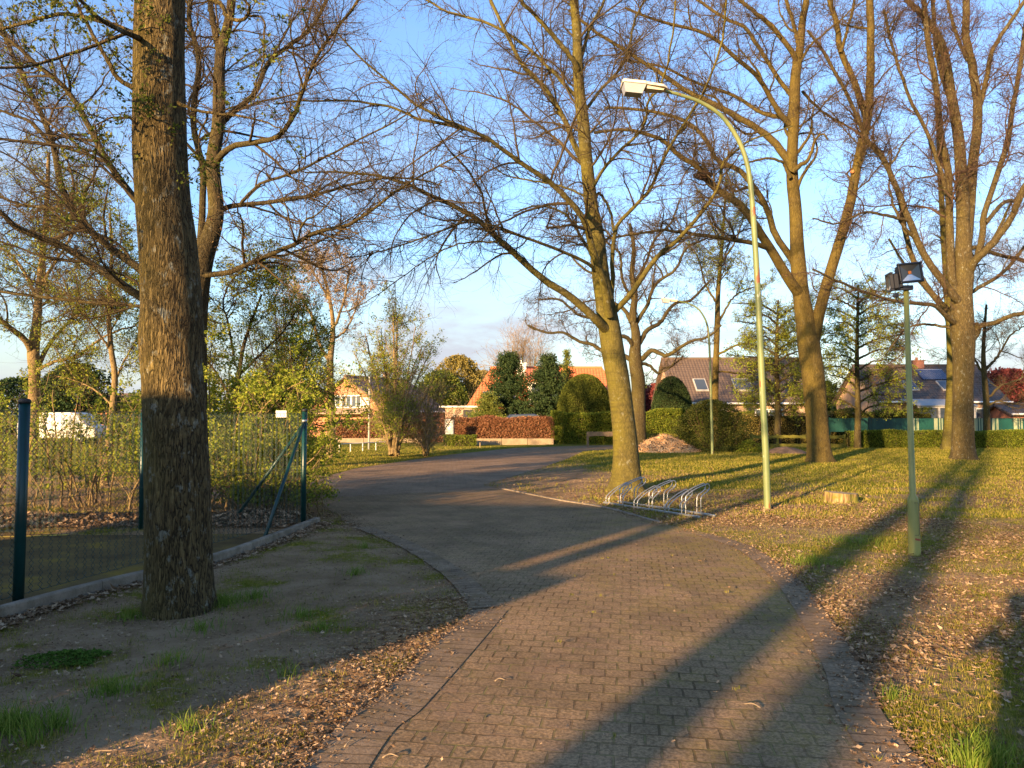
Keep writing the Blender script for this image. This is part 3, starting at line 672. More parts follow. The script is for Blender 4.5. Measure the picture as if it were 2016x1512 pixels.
# tree just behind it, forking left and right
make_tree('maple_tree', 'spreading bare tree rising behind the thick oak trunk with limbs on both sides', 'tree', 12.8,
  [(372, 990, 74), (374, 900, 64), (376, 800, 60), (378, 700, 56), (381, 640, 50), (386, 590, 46), (393, 546, 42), (403, 500, 38), (421, 444, 33), (425, 403, 30), (419, 324, 27), (428, 260, 25), (431, 222, 24), (433, 116, 21), (449, 46, 18), (456, 0, 16), (462, -90, 12)],
  [(lw([(432, 110), (430, 93), (417, 28), (412, -10), (400, -80)], 15, 9), 0, .6),
   (lw([(420, 330), (435, 306), (463, 287), (510, 278), (546, 269), (579, 227), (597, 176), (616, 125), (648, 74), (700, 9), (730, -40)], 14, 5), 0, -2.5),
   (lw([(421, 260), (450, 228), (500, 185), (523, 134), (540, 110), (574, 88), (616, 51), (643, 0), (660, -50)], 13, 6), 0, 1.5),
   (lw([(424, 418), (437, 412), (463, 405), (532, 398), (600, 388), (625, 382), (700, 361), (760, 350), (830, 354), (870, 366)], 13, 2.5), 0, 1.0),
   (lw([(475, 402), (481, 393), (514, 361), (583, 338), (648, 305), (700, 278), (790, 232), (850, 190)], 8, 2.5), .2, -1.5),
   (lw([(392, 545), (407, 542), (454, 535), (509, 511), (579, 481), (620, 458), (688, 442), (753, 398), (795, 366), (850, 335), (920, 296)], 14, 3), 0, -1.0),
   (lw([(372, 640), (330, 612), (273, 583), (199, 532), (116, 481), (69, 463), (28, 444), (0, 417), (-60, 380)], 20, 9), 0, -1.5),
   (lw([(374, 610), (320, 570), (273, 528), (222, 491), (157, 435), (120, 361), (102, 278), (69, 199), (30, 120), (0, 40)], 19, 8), 0, 1.0),
   (lw([(385, 560), (330, 470), (268, 394), (222, 333), (185, 269), (153, 208), (116, 162), (69, 125), (37, 93), (-20, 50)], 17, 7), 0, -.6),
   (lw([(376, 625), (320, 606), (273, 602), (204, 597), (93, 586), (0, 574), (-60, 560)], 9, 5), 0, 2),
   (lw([(388, 560), (400, 350), (380, 240), (392, 120), (372, 40), (380, -30)], 14, 9), 0, .6),
   (lw([(100, 285), (60, 240), (20, 225), (-40, 200)], 8, 4), .5, .9), (lw([(157, 435), (100, 410), (30, 400), (-40, 360)], 9, 4), .5, 2.0)],
  M['grey_bark'], 23, n1=250, n2=2600, n3=17000, leaf='bud', nleaf=12000, lsize=.028, l1=(1.0, .5, 3.4), l3=(.6, .5, .6), up=-.02, wig=.11, thin=.0019, flare=.3, extra=(16, 1.5, .02))

# the big central tree
make_tree('beech_tree', 'big smooth green barked tree leaning beside the bicycle rack in the centre', 'tree', 16.6,
  [(1235, 972, 74), (1234, 955, 64), (1233, 920, 54), (1231, 870, 48), (1225, 810, 45), (1217, 750, 45), (1208, 700, 45), (1202, 660, 44), (1196, 625, 42), (1190, 590, 37), (1183, 546, 35), (1178, 500, 33), (1174, 463, 31), (1166, 420, 28), (1160, 370, 26), (1153, 300, 25), (1148, 240, 25), (1142, 195, 23), (1138, 139, 21), (1136, 69, 19), (1130, 0, 17), (1126, -80, 14), (1124, -220, 9)],
  [(lw([(1196, 650), (1183, 639), (1169, 625), (1123, 583), (1072, 551), (998, 486), (943, 435), (896, 407), (831, 377), (799, 361), (739, 345), (660, 338), (600, 340)], 21, 3), -.1, -2.5),
   (lw([(1200, 622), (1194, 590), (1188, 556), (1165, 486), (1151, 435), (1123, 398), (1081, 356), (1044, 333), (998, 301), (961, 273), (915, 252), (869, 231), (818, 206), (757, 153), (706, 111), (660, 60)], 18, 3), -.3, -3.2),
   (lw([(920, 254), (870, 243), (822, 234), (771, 211), (693, 199), (600, 199), (540, 205)], 8, 3), -2.0, -1.5),
   (lw([(1200, 628), (1210, 612), (1239, 583), (1267, 542), (1300, 500), (1328, 478), (1351, 454), (1393, 403), (1416, 361), (1423, 319), (1455, 292), (1480, 275), (1560, 248)], 14, 3), 0, -1.6),
   (lw([(1202, 600), (1206, 560), (1206, 509), (1213, 449), (1239, 417), (1281, 370), (1300, 324), (1330, 270), (1355, 230), (1390, 170), (1420, 90), (1430, 0)], 10, 4), .2, -2),
   (lw([(1160, 385), (1172, 360), (1190, 330), (1216, 301), (1267, 250), (1276, 200), (1300, 170), (1320, 100), (1330, 0)], 8, 3.5), 0, -2.5),
   (lw([(1168, 400), (1160, 352), (1128, 278), (1109, 231), (1081, 185), (1058, 157), (1030, 130), (998, 69), (966, 0), (940, -60)], 14, 6), .1, .8),
   (lw([(1143, 215), (1140, 200), (1110, 165), (1086, 139), (1026, 83), (956, 44), (887, 25), (840, 0), (790, -40)], 9, 4), 0, 1.6),
   (lw([(1138, 150), (1132, 125), (1100, 83), (1068, 46), (1026, 0), (1000, -50)], 12, 7), 0, -1),
   (lw([(1176, 548), (1160, 520), (1105, 495), (1044, 472), (984, 449), (924, 437), (878, 451), (794, 481), (730, 500), (679, 508)], 8, 2), .1, -3.5),
   (lw([(1160, 395), (1146, 384), (1105, 366), (1050, 356), (1003, 347), (970, 329)], 6, 2.5), 0, 1.5),
   (lw([(984, 477), (940, 476), (901, 481), (860, 500), (822, 523), (753, 574), (683, 616)], 4, 1.5), -1.9, -3),
   (lw([(1172, 395), (1180, 380), (1200, 412), (1207, 444), (1212, 470)], 6, 5), .2, .2),
   (lw([(1140, 130), (1160, 60), (1190, 0), (1200, -60)], 8, 5), 0, 1), (lw([(1145, 230), (1180, 180), (1230, 120), (1250, 40), (1290, -40)], 7, 4), 0, 2.2),
   (lw([(1186, 560), (1170, 515), (1140, 460), (1110, 420), (1060, 405), (1010, 420)], 8, 3), .2, 2.5)],
  M['beech_bark'], 31, n1=260, n2=3000, n3=20000, leaf='bud', nleaf=9000, lsize=.022, twig='twig', l1=(1.0, .5, 3.8), l3=(.62, .5, .6), up=-.035, wig=.10, thin=.0020, lump=.03, flare=1.0, extra=(14, 1.5, .018))

# right hand tree with the V fork
make_tree('linden_tree', 'tall tree with a golden lit trunk forking in a V behind the curved lamp post', 'tree', 27.7,
  [(1614, 913, 50), (1613, 900, 46), (1610, 860, 42), (1606, 800, 41), (1602, 750, 42), (1595, 700, 43), (1589, 650, 40), (1580, 600, 34), (1574, 550, 30), (1570, 500, 28), (1566, 417, 24), (1560, 350, 23), (1560, 300, 21), (1563, 231, 22), (1566, 150, 20), (1575, 93, 16), (1580, 40, 14), (1588, 0, 12), (1596, -80, 9)],
  [(lw([(1600, 690), (1605, 655), (1619, 593), (1643, 509), (1670, 417), (1684, 343), (1703, 259), (1712, 194), (1714, 93), (1712, 0), (1706, -90)], 26, 13), 0, -1),
   (lw([(1706, 240), (1702, 218), (1680, 157), (1656, 102), (1647, 46), (1633, 0), (1620, -50)], 15, 9), -.6, .5),
   (lw([(1655, 104), (1668, 60), (1680, 10), (1684, -40)], 7, 5), -.2, .3),
   (lw([(1573, 580), (1560, 560), (1522, 500), (1494, 454), (1457, 403), (1402, 366), (1379, 333), (1337, 306), (1300, 273), (1230, 255), (1170, 262)], 24, 5), 0, -2.5),
   (lw([(1566, 520), (1555, 505), (1527, 463), (1508, 407), (1485, 370), (1453, 333), (1411, 315), (1393, 278), (1360, 245), (1310, 225), (1250, 215), (1190, 212)], 16, 5), 0, 2.5),
   (lw([(1562, 330), (1531, 287), (1499, 259), (1453, 231), (1393, 199), (1346, 176), (1300, 144), (1240, 105), (1170, 60), (1120, 20)], 17, 5), 0, 1),
   (lw([(1555, 250), (1536, 231), (1499, 222), (1439, 185), (1369, 162), (1300, 130), (1230, 120)], 10, 4), 0, 3),
   (lw([(1560, 250), (1535, 222), (1508, 176), (1485, 144), (1444, 111), (1411, 79), (1360, 56), (1300, 42), (1230, 15)], 12, 5), 0, -2),
   (lw([(1560, 190), (1541, 167), (1499, 102), (1467, 56), (1430, 37), (1374, 0), (1340, -30)], 10, 5), 0, 2),
   (lw([(1567, 130), (1559, 102), (1518, 51), (1485, 23), (1457, 0), (1430, -40)], 12, 6), 0, -1),
   (lw([(1560, 340), (1575, 325), (1587, 319), (1598, 300), (1603, 278), (1619, 264), (1630, 275)], 11, 3), -.3, -.6),
   (lw([(1515, 490), (1480, 478), (1416, 468), (1346, 458), (1300, 454), (1200, 470), (1120, 485)], 11, 3), -.5, -3.5),
   (lw([(1556, 350), (1545, 325), (1538, 318), (1510, 312), (1476, 320), (1460, 325)], 8, 3), -.3, -.8),
   (lw([(1573, 90), (1560, 40), (1545, -10)], 9, 7), 0, .5), (lw([(1580, 180), (1620, 220), (1690, 262), (1740, 300)], 6, 3), .5, 3)],
  M['maple_bark'], 47, lf_from=3, n1=280, n2=3500, n3=24000, leaf='bud', nleaf=14000, lsize=.045, twig='twig', l1=(.95, .5, 4.0), l2=(.6, .6, 1.6), l3=(.55, .5, .75), up=.0, wig=.17, thin=.0042, flare=1.1, extra=(20, 2.2, .018))

# far right tree with many upright stems
make_tree('lime_tree', 'many stemmed mottled bark tree at the far right with a knobbly burr', 'tree', 28.6,
  [(1897, 912, 50), (1897, 895, 44), (1896, 850, 39), (1896, 800, 37), (1896, 750, 37), (1897, 700, 39), (1896, 660, 42), (1893, 620, 42), (1894, 580, 37), (1897, 540, 36), (1897, 500, 32), (1896, 450, 25), (1895, 394, 24), (1888, 278, 20), (1874, 194, 18), (1856, 93, 15), (1823, 37, 12), (1786, 0, 10), (1760, -40, 8)],
  [(lw([(1880, 575), (1872, 530), (1869, 417), (1865, 324), (1851, 255), (1842, 162), (1828, 93), (1818, 0), (1812, -60)], 17, 9), 0, -1),
   (lw([(1899, 500), (1905, 450), (1916, 324), (1925, 208), (1912, 120), (1902, 69), (1902, 0), (1898, -60)], 23, 12), 0, 1),
   (lw([(1925, 215), (1934, 194), (1945, 140), (1957, 93), (2000, 28), (2030, -20)], 11, 7), .6, 0),
   (lw([(1905, 545), (1918, 515), (1948, 486), (1990, 430), (2016, 370), (2060, 300)], 18, 10), 0, -2),
   (lw([(1925, 505), (1934, 463), (1939, 417), (1967, 333), (1985, 278), (1994, 208), (2010, 120), (2020, 40)], 13, 8), 0, 2),
   (lw([(1893, 600), (1879, 583), (1823, 509), (1791, 435), (1758, 352), (1730, 301), (1707, 278), (1670, 190), (1620, 100), (1590, 60)], 17, 5), 0, -2.4),
   (lw([(1888, 635), (1869, 616), (1818, 555), (1790, 486), (1778, 430), (1772, 398), (1750, 330)], 15, 6), 0, 1.5),
   (lw([(1885, 640), (1865, 625), (1842, 602), (1810, 598), (1763, 592), (1707, 576), (1652, 555), (1600, 530)], 11, 4), 0, -3),
   (lw([(1905, 645), (1935, 640), (1962, 634), (1990, 622), (2040, 608)], 11, 8), 0, -1),
   (lw([(1880, 650), (1862, 643), (1835, 640), (1809, 639), (1780, 650), (1750, 690)], 7, 3), 0, 2),
   (lw([(1905, 590), (1915, 574), (1962, 546), (1990, 520), (2030, 470)], 9, 6), 0, 2), (lw([(1905, 490), (1930, 488), (1960, 500), (2016, 514), (2060, 530)], 9, 6), 0, 2.5),
   (lw([(1870, 195), (1850, 130), (1840, 60), (1836, -20)], 10, 8), .1, .6), (lw([(1905, 120), (1880, 60), (1860, -20)], 8, 6), .6, 1.2),
   (lw([(1868, 400), (1850, 330), (1825, 260), (1790, 190), (1760, 100), (1740, 20)], 9, 5), -.4, -1.5),
   (lw([(1790, 435), (1750, 425), (1700, 418), (1650, 440), (1600, 430)], 7, 3), -.8, -3), (lw([(1940, 440), (1975, 400), (2010, 390), (2050, 350)], 9, 6), .5, 3),
   (lw([(1912, 668), (1922, 656), (1925, 645), (1921, 638)], 16, 10), -.1, -.2)],
  M['rough_bark'], 53, n1=300, n2=3600, n3=26000, leaf='bud', nleaf=14000, lsize=.045, twig='twig_red', l1=(.85, .5, 3.4), l2=(.6, .6, 1.6), l3=(.55, .5, .75), up=.06, wig=.17, thin=.0042, flare=1.0, extra=(26, 2.2, .018))

make_tree('companion_tree', 'slender mossy trunk half hidden behind the mottled far right tree', 'tree', 37.0,
  [(1866, 884, 24), (1868, 850, 20), (1872, 780, 18), (1874, 720, 18), (1872, 660, 17), (1868, 600, 16), (1862, 520, 13), (1856, 430, 11), (1850, 330, 9), (1845, 200, 6)],
  [(lw([(1870, 640), (1850, 600), (1815, 560), (1780, 520), (1750, 470)], 9, 4), 0, 1.5), (lw([(1868, 590), (1900, 540), (1950, 480), (1990, 400)], 9, 4), 0, 1.5)],
  M['beech_bark'], 59, n1=60, n2=600, n3=3500, l1=(.8, .5, 3), up=.1, thin=.005, l2=(.6, .6, 1.6), l3=(.55, .5, .8), extra=(8, 2.2, .018))

# gnarled oak behind the central tree
make_tree('gnarled_oak', 'dark gnarled spreading oak behind the central tree near the wooden rail', 'tree', 39.5,
  [(1257, 884, 32), (1257, 860, 29), (1257, 800, 27), (1256, 750, 27), (1252, 720, 26), (1250, 695, 24), (1252, 660, 19), (1246, 620, 15), (1250, 580, 12), (1244, 540, 10), (1248, 490, 8), (1240, 440, 6)],
  [(lw([(1248, 712), (1225, 700), (1200, 700), (1170, 680), (1140, 672), (1110, 655), (1075, 655), (1040, 640)], 11, 3.5), 0, 1),
   (lw([(1250, 690), (1235, 665), (1200, 655), (1180, 630), (1140, 620), (1100, 590), (1060, 590)], 10, 3.5), 0, -2),
   (lw([(1262, 708), (1285, 690), (1310, 700), (1330, 690), (1360, 672), (1390, 665), (1420, 640)], 11, 4), 0, -2),
   (lw([(1262, 715), (1280, 720), (1295, 735), (1305, 725), (1325, 720), (1345, 700)], 7, 3), 0, 1),
   (lw([(1255, 680), (1275, 650), (1300, 635), (1325, 600), (1360, 590), (1400, 550)], 11, 4), 0, 2),
   (lw([(1250, 650), (1230, 610), (1200, 590), (1185, 550), (1150, 530), (1120, 500)], 10, 3.5), 0, 1),
   (lw([(1250, 640), (1275, 600), (1290, 560), (1330, 530), (1350, 490), (1390, 470)], 9, 3.5), 0, -1),
   (lw([(1246, 590), (1225, 550), (1220, 500), (1190, 470), (1180, 420)], 7, 3), 0, -1.5), (lw([(1248, 560), (1270, 520), (1290, 470), (1320, 440), (1340, 390)], 7, 3), 0, 1.5)],
  M['grey_bark'], 61, n1=230, n2=2100, n3=9000, leaf='bud', nleaf=7000, lsize=.06, l1=(.9, .5, 3.4), l2=(.6, .6, 1.7), l3=(.55, .5, .8), up=.03, wig=.32, thin=.005, flare=.6, lump=.1, extra=(16, 2.4, .017))

# leafing trees and saplings: (name,label,Y,trunk,limbs,...)
make_tree('young_tree', 'young leafing tree with a golden pale trunk at the far left edge', 'tree', 19.0,
  [(60, 960, 30), (62, 900, 25), (66, 800, 21), (68, 740, 21), (66, 690, 22), (72, 640, 17), (78, 560, 13), (86, 480, 11), (92, 400, 9), (96, 300, 6)],
  [(lw([(64, 700), (50, 670), (20, 645), (-10, 620), (-50, 590)], 14, 7), 0, -1), (lw([(68, 740), (90, 690), (130, 640), (180, 600), (240, 590)], 11, 3), 0, 1),
   (lw([(76, 600), (50, 540), (20, 500), (-20, 480)], 8, 4), 0, 1), (lw([(80, 560), (120, 500), (150, 450), (190, 400)], 7, 3), 0, -1), (lw([(70, 730), (100, 715), (150, 700), (210, 660), (270, 640)], 8, 3), 0, -1)],
  M['pale_bark'], 67, n1=130, n2=1300, n3=6500, leaf='young_leaf', nleaf=19000, lsize=.055, twig='twig', l1=(.8, .5, 2.6), l2=(.6, .6, 1.3), up=.03, thin=.003, flat=.15, extra=(18, 1.8, .014))
make_tree('young_tree', 'thin leafing sapling standing between the far left tree and the oak', 'tree', 17.5,
  [(206, 950, 14), (212, 880, 12), (222, 800, 12), (226, 740, 11), (218, 680, 10), (214, 600, 8), (220, 500, 6), (216, 420, 4)],
  [(lw([(224, 760), (240, 720), (262, 680), (290, 640)], 5, 2), 0, 1), (lw([(218, 690), (190, 650), (160, 600), (150, 540)], 5, 2), 0, -1), (lw([(222, 800), (190, 770), (150, 750), (110, 740)], 4, 2), 0, 1)],
  M['pale_bark'], 71, n1=80, n2=700, n3=3500, leaf='young_leaf', nleaf=12000, lsize=.05, l1=(.8, .5, 2.0), l2=(.6, .6, 1.2), up=.02, thin=.0028, flat=.15, extra=(10, 1.3, .012))
make_tree('field_maple', 'bushy leafing tree spreading right behind the oak above the fence corner', 'tree', 15.0,
  [(452, 985, 13), (455, 900, 12), (460, 820, 11), (470, 740, 9), (480, 680, 7), (500, 620, 5), (515, 580, 4)],
  [(lw([(458, 850), (500, 800), (550, 770), (610, 760), (650, 745)], 7, 2.5), 0, -1), (lw([(462, 800), (430, 740), (400, 700), (370, 640)], 6, 2.5), 0, 1), (lw([(470, 740), (520, 690), (560, 650), (590, 600)], 6, 2), 0, 1),
   (lw([(466, 770), (520, 755), (580, 700), (620, 680)], 5, 2), 0, 2), (lw([(456, 880), (520, 850), (580, 830), (640, 840)], 6, 2.5), 0, .6), (lw([(460, 700), (450, 640), (440, 590), (470, 540), (540, 525)], 5, 2), 0, -1.2)],
  M['grey_bark'], 73, n1=150, n2=1500, n3=7500, leaf='young_leaf', nleaf=21000, lsize=.05, l1=(.7, .5, 2.0), l2=(.6, .6, 1.1), up=.02, thin=.0026, flat=.15, extra=(22, 1.3, .011))
make_tree('poplar_tree', 'slim golden barked tree with pinkish buds behind the shrubs left of centre', 'tree', 30.0,
  [(652, 898, 18), (652, 820, 15), (650, 760, 14), (650, 710, 13), (655, 660, 10), (654, 620, 8), (645, 570, 7), (635, 530, 5), (630, 500, 4)],
  [(lw([(650, 712), (630, 680), (615, 625), (600, 600), (585, 575), (565, 550)], 9, 3), 0, 1), (lw([(654, 650), (668, 620), (680, 580), (686, 540), (695, 515)], 7, 2.5), 0, -1), (lw([(648, 590), (630, 560), (612, 530), (600, 510)], 5, 2), 0, 1),
   (lw([(652, 670), (680, 650), (700, 610), (706, 570)], 5, 2), 0, 1), (lw([(615, 630), (590, 640), (565, 610), (556, 585)], 4, 2), .7, 0)],
  M['pale_bark'], 79, n1=90, n2=700, n3=3600, leaf='blossom', nleaf=5500, lsize=.075, twig='twig_pale', l1=(.7, .5, 2.2), l2=(.6, .6, 1.4), l3=(.5, .5, .6), up=.35, wig=.12, thin=.0045, extra=(14, 1.7, .013))
def multistem(name, label, px, py, Y, n, hpx, spread, seed, leaf, nleaf, lsize, w=5, bark='pale_bark', twig='twig_pale', group=None, n1=120, n2=900, n3=5000, flat=.2, sc=1.0):
    r = np.random.default_rng(seed); lim = []
    for k in range(n):
        t = (k/(n-1)*2-1)+r.uniform(-.12, .12); h = hpx*(1-.35*abs(t)**1.5)*r.uniform(.75, 1.05); x0 = px+t*spread*.12
        lim.append((lw([(px+t*spread*.07, py+3), (px+t*spread*.12, py-hpx*.06), (px+t*spread*.28, py-h*.3), (px+t*spread*.6+r.uniform(-6, 6), py-h*.65), (px+t*spread+r.uniform(-8, 8), py-h)], w*r.uniform(.7, 1.3), 1.5), r.uniform(-.3, .3), r.uniform(-2, 2)))
    return make_tree(name, label, 'tree', Y, [(px, py+2, w*1.2), (px, py-hpx*.06, w*1.1), (px+2, py-hpx*.12, w), (px+3, py-hpx*.3, w*.7), (px, py-hpx*.6, w*.5), (px-2, py-hpx*.9, 2)], lim, M[bark], seed, n1=n1, n2=n2, n3=n3,
      leaf=leaf, nleaf=nleaf, lsize=lsize, twig=twig, l1=(.7*sc, .5, 2*sc), l2=(.6*sc, .6, 1.2*sc), l3=(.5*sc, .5, .5*sc), up=.3, wig=.1, thin=.0042*sc, flat=flat, group=group, tk=14, ang1=(.3, .8), flare=.1)
multistem('hazel_tree', 'multi stemmed fan shaped tree with yellow green young leaves beside the road', 776, 893, 31, 13, 320, 92, 83, 'young_leaf', 20000, .08, 8, n1=160, n2=1300, n3=6500)
multistem('hazel_bush', 'loose golden stemmed bush at the foot of the fan shaped tree', 838, 893, 31, 11, 145, 52, 89, 'gold_leaf', 3500, .07, 4, n1=90, n2=600, n3=3000)
multistem('twiggy_shrub', 'tall twiggy shrub rising above the leafy hedge behind the corner post', 560, 900, 24, 13, 330, 90, 101, 'young_leaf', 7000, .06, 6, 'grey_bark', 'twig', n1=150, n2=1300, n3=7000)
make_tree('hornbeam_tree', 'slender tree with a yellow lit trunk and thin green foliage between the two lamp posts', 'tree', 44.0,
  [(1407, 880, 17), (1407, 820, 14), (1408, 760, 13), (1410, 700, 12), (1412, 640, 11), (1414, 570, 9), (1420, 500, 7), (1425, 430, 5), (1430, 350, 3)],
  [(lw([(1412, 640), (1440, 590), (1470, 570), (1510, 560)], 5, 2), 0, 1), (lw([(1412, 600), (1390, 560), (1370, 500), (1340, 470)], 5, 2), 0, 1), (lw([(1418, 520), (1450, 470), (1470, 400)], 5, 2), 0, -1), (lw([(1420, 490), (1400, 440), (1380, 380)], 4, 2), 0, -1),
   (lw([(1410, 700), (1450, 680), (1500, 670), (1560, 672)], 5, 2), 0, -2), (lw([(1410, 730), (1460, 735), (1510, 730), (1560, 740)], 4, 2), 0, 0)],
  M['maple_bark'], 103, n1=120, n2=1000, n3=5000, leaf='young_leaf', nleaf=12000, lsize=.09, l1=(.9, .5, 3), l2=(.6, .6, 1.6), l3=(.55, .5, .8), up=.12, thin=.0055, flat=.2, extra=(12, 2.2, .012))
def layered(name, label, px, Y, seed, x0, x1, ytop, ybot, n, nleaf, lf='young_leaf', ls=.10):
    r = np.random.default_rng(seed); lim = []
    for k in range(n):
        y = ybot-(ybot-ytop)*(k+.5)/n; s_ = -1 if k % 2 else 1; xe = (x0 if s_ < 0 else x1); xe = px+(xe-px)*r.uniform(.6, 1.05)
        lim.append((lw([(px, y+22), (px+(xe-px)*.4, y+4), (xe, y+r.uniform(-10, 12))], 5, 1.5), r.uniform(-.2, .2), r.uniform(-2.5, 2.5)))
    return make_tree(name, label, 'tree', Y, [(px, 880, 13), (px+1, 800, 11), (px-1, 700, 8), (px+2, ytop, 3)], lim, M['grey_bark'], seed, n1=170, n2=1700, n3=8500, leaf=lf, nleaf=nleaf, lsize=ls, l1=(.8, .5, 2.6), l2=(.6, .6, 1.5), l3=(.5, .5, .7), up=.0, thin=.0045, flat=.3, wig=.14)
layered('hornbeam_tree', 'layered green leafing tree left of the V forked trunk, before the brown roof', 1530, 41, 107, 1440, 1625, 590, 800, 20, 16000)
layered('hornbeam_tree', 'layered green tree right of the V forked trunk above the green fence', 1688, 39.5, 109, 1600, 1790, 560, 800, 22, 17000)
make_tree('bare_tree', 'dark bare tree at the right edge in front of the red foliage', 'tree', 41.0,
  [(1943, 884, 15), (1943, 830, 12), (1941, 780, 11), (1938, 740, 10), (1936, 700, 8), (1938, 650, 6), (1942, 600, 4)],
  [(lw([(1940, 790), (1970, 760), (2010, 745), (2040, 720)], 5, 3), 0, 1), (lw([(1938, 730), (1965, 700), (1990, 660), (2020, 640)], 6, 2), 0, 1), (lw([(1938, 740), (1915, 700), (1905, 660), (1890, 620)], 5, 2), 0, 1), (lw([(1941, 800), (1965, 790), (2000, 795), (2030, 780)], 4, 2), 0, -1)],
  M['grey_bark'], 113, n1=90, n2=900, n3=4500, l1=(.9, .5, 2.6), l2=(.6, .6, 1.5), l3=(.5, .5, .7), up=.15, thin=.005, extra=(14, 2, .014))
multistem('bare_tree', 'pale bare tree far behind the orange roofed house chimney', 1030, 872, 75, 11, 210, 75, 127, None, 0, .1, 5, 'pale_bark', 'twig_pale', n1=170, n2=1500, n3=8000, sc=2.2)

# trees behind the photographer whose shadows fall into the picture
def shade_tree(label, s_, p_, rad, h, seed, fork=3.2, n=9):
    r = np.random.default_rng(seed); b = LD*s_+LP*p_; base = np.array([b[0], b[1], 0.]); loc = base
    root = EMPTY('bare_tree', tuple(loc)); tag(root, label, 'tree', 'bare trees behind the photographer')
    zt = np.linspace(0, h, 12); P = base+np.column_stack([np.cumsum(r.normal(size=12))*.06, np.cumsum(r.normal(size=12))*.06, zt]); Rr = rad*np.linspace(1.15, .25, 12)
    A = Acc(); V, Q = rough_tube(crom(P, 40), np.interp(np.linspace(0, 1, 40), np.linspace(0, 1, 12), Rr), 14, r, .05); A.add(V-loc, Q)
    src = crom(P[3:], 26)[None]; sr = np.linspace(rad*.8, rad*.25, 26)[None]
    B0, R0 = spawn(src, sr, n, r, (3.8, 0, 6), (.4, 1.0), 26, .08, .10, (.0, .9), rlen=.022, rr=.65, tipf=.2); V, Q = tubes(B0, R0, 7); A.add(V-loc, Q); A.build('trunk', M['grey_bark'], root)
    B1, R1 = spawn(B0, R0, 90, r, (.9, .5, 2.6), (.4, 1.), 10, .15, .1, rlen=.013); B2, R2 = spawn(B1, R1, 600, r, (.6, .5, 1.3), (.4, 1.), 6, .2, .06, rlen=.009, rmin=.003); B3, R3 = spawn(B2, R2, 2500, r, (.5, .5, .5), (.4, 1.), 4, .2, .05, rlen=.006, rmin=.0025)
    K = Acc()
    for b_, rr_, k in ((B1, R1, 5), (B2, R2, 4), (B3, R3, 3)):
        V, Q = tubes(b_, rr_, k); K.add(V-loc, Q)
    K.build('crown', M['twig'], root); return root
st_src = shade_tree('bare tree behind the photographer casting the broad shadow over the block paving', -9.0, -1.62, .25, 13, 131)
shade_tree('second bare tree behind the photographer casting the shadow over the right verge', -13.0, -.86, .27, 14, 137)
shade_tree('slim bare tree beside the club house corner behind the photographer', -5.5, -4.0, .17, 10, 139, n=7)
shade_tree('bare tree beyond the club house to the left of the court', -20.0, -12.0, .3, 15, 149, n=10)
shade_tree('bare tree right behind the photographer shading the right lawn', -20.0, 5.0, .33, 15, 151, n=13)
shade_tree('wide bare tree far behind the photographer', -26.0, 1.0, .3, 15, 157, n=13)
# ------------------------------------------------------------------ foliage masses
def leaf_mass(P, size, mat, name, parent, r, loc, flat=0.0):
    V, T = leaf_cards(P-loc, size, r, flat); return mesh_obj(name, V, T, mat, parent, False)
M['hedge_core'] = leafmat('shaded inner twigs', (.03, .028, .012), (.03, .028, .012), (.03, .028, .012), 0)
def hedge(name, label, cat, A, B, h, w, mat, n, size, seed, stems=40, core=None, z0=0.0, wav=.16):
    """box hedge between ground points A,B"""
    r = np.random.default_rng(seed); A = np.array(A, float); B = np.array(B, float); d = B-A; Ln = np.hypot(*d); t = d/Ln; nn = np.array([-t[1], t[0]])
    loc = np.array([*(A+B)/2, 0.]); root = EMPTY(name, tuple(loc)); tag(root, label, cat)
    u = r.random(n)*Ln; side = r.random(n); dep = r.random(n)**.6; v = np.where(side < .62, -w/2*dep, np.where(side < .74, w/2*dep, (r.random(n)-.5)*w))
    z = np.where(side < .74, r.random(n)*h, h*(1-.14*r.random(n)**2)); bumpy = (fbm(u*1.4, z*1.6+seed, seed, 3)-.5)*w*.8
    v = v+np.where(side < .62, -np.abs(bumpy)*.6, 0); z = z*(1+(vn(u*.9, u*0+seed)-.5)*wav)
    keep = fbm(u*2.2, z*2.4, seed+5, 3) > .36-.1*r.random(n); keep |= r.random(n) < .45
    P = np.column_stack([A[0]+t[0]*u+nn[0]*v, A[1]+t[1]*u+nn[1]*v, z0+z])[keep]
    leaf_mass(P, size, M[mat], 'leaves', root, r, loc)
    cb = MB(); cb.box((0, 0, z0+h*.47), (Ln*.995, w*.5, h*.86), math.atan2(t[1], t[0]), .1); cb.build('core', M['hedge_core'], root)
    S = Acc(); k = stems; us = r.random(k)*Ln; vs = (r.random(k)-.5)*w*.6; st = np.empty((k, 5, 3))
    for j in range(5):
        us_ = us+r.normal(size=k)*.04*j; st[:, j] = np.column_stack([A[0]+t[0]*us_+nn[0]*vs, A[1]+t[1]*us_+nn[1]*vs, np.full(k, z0+h*.93*j/4)])
    V, Q = tubes(st-loc, np.full((k, 5), .014), 4); S.add(V, Q); S.build('stems', M['twig_pale'] if core == 'pale' else M['twig'], root)
    return root
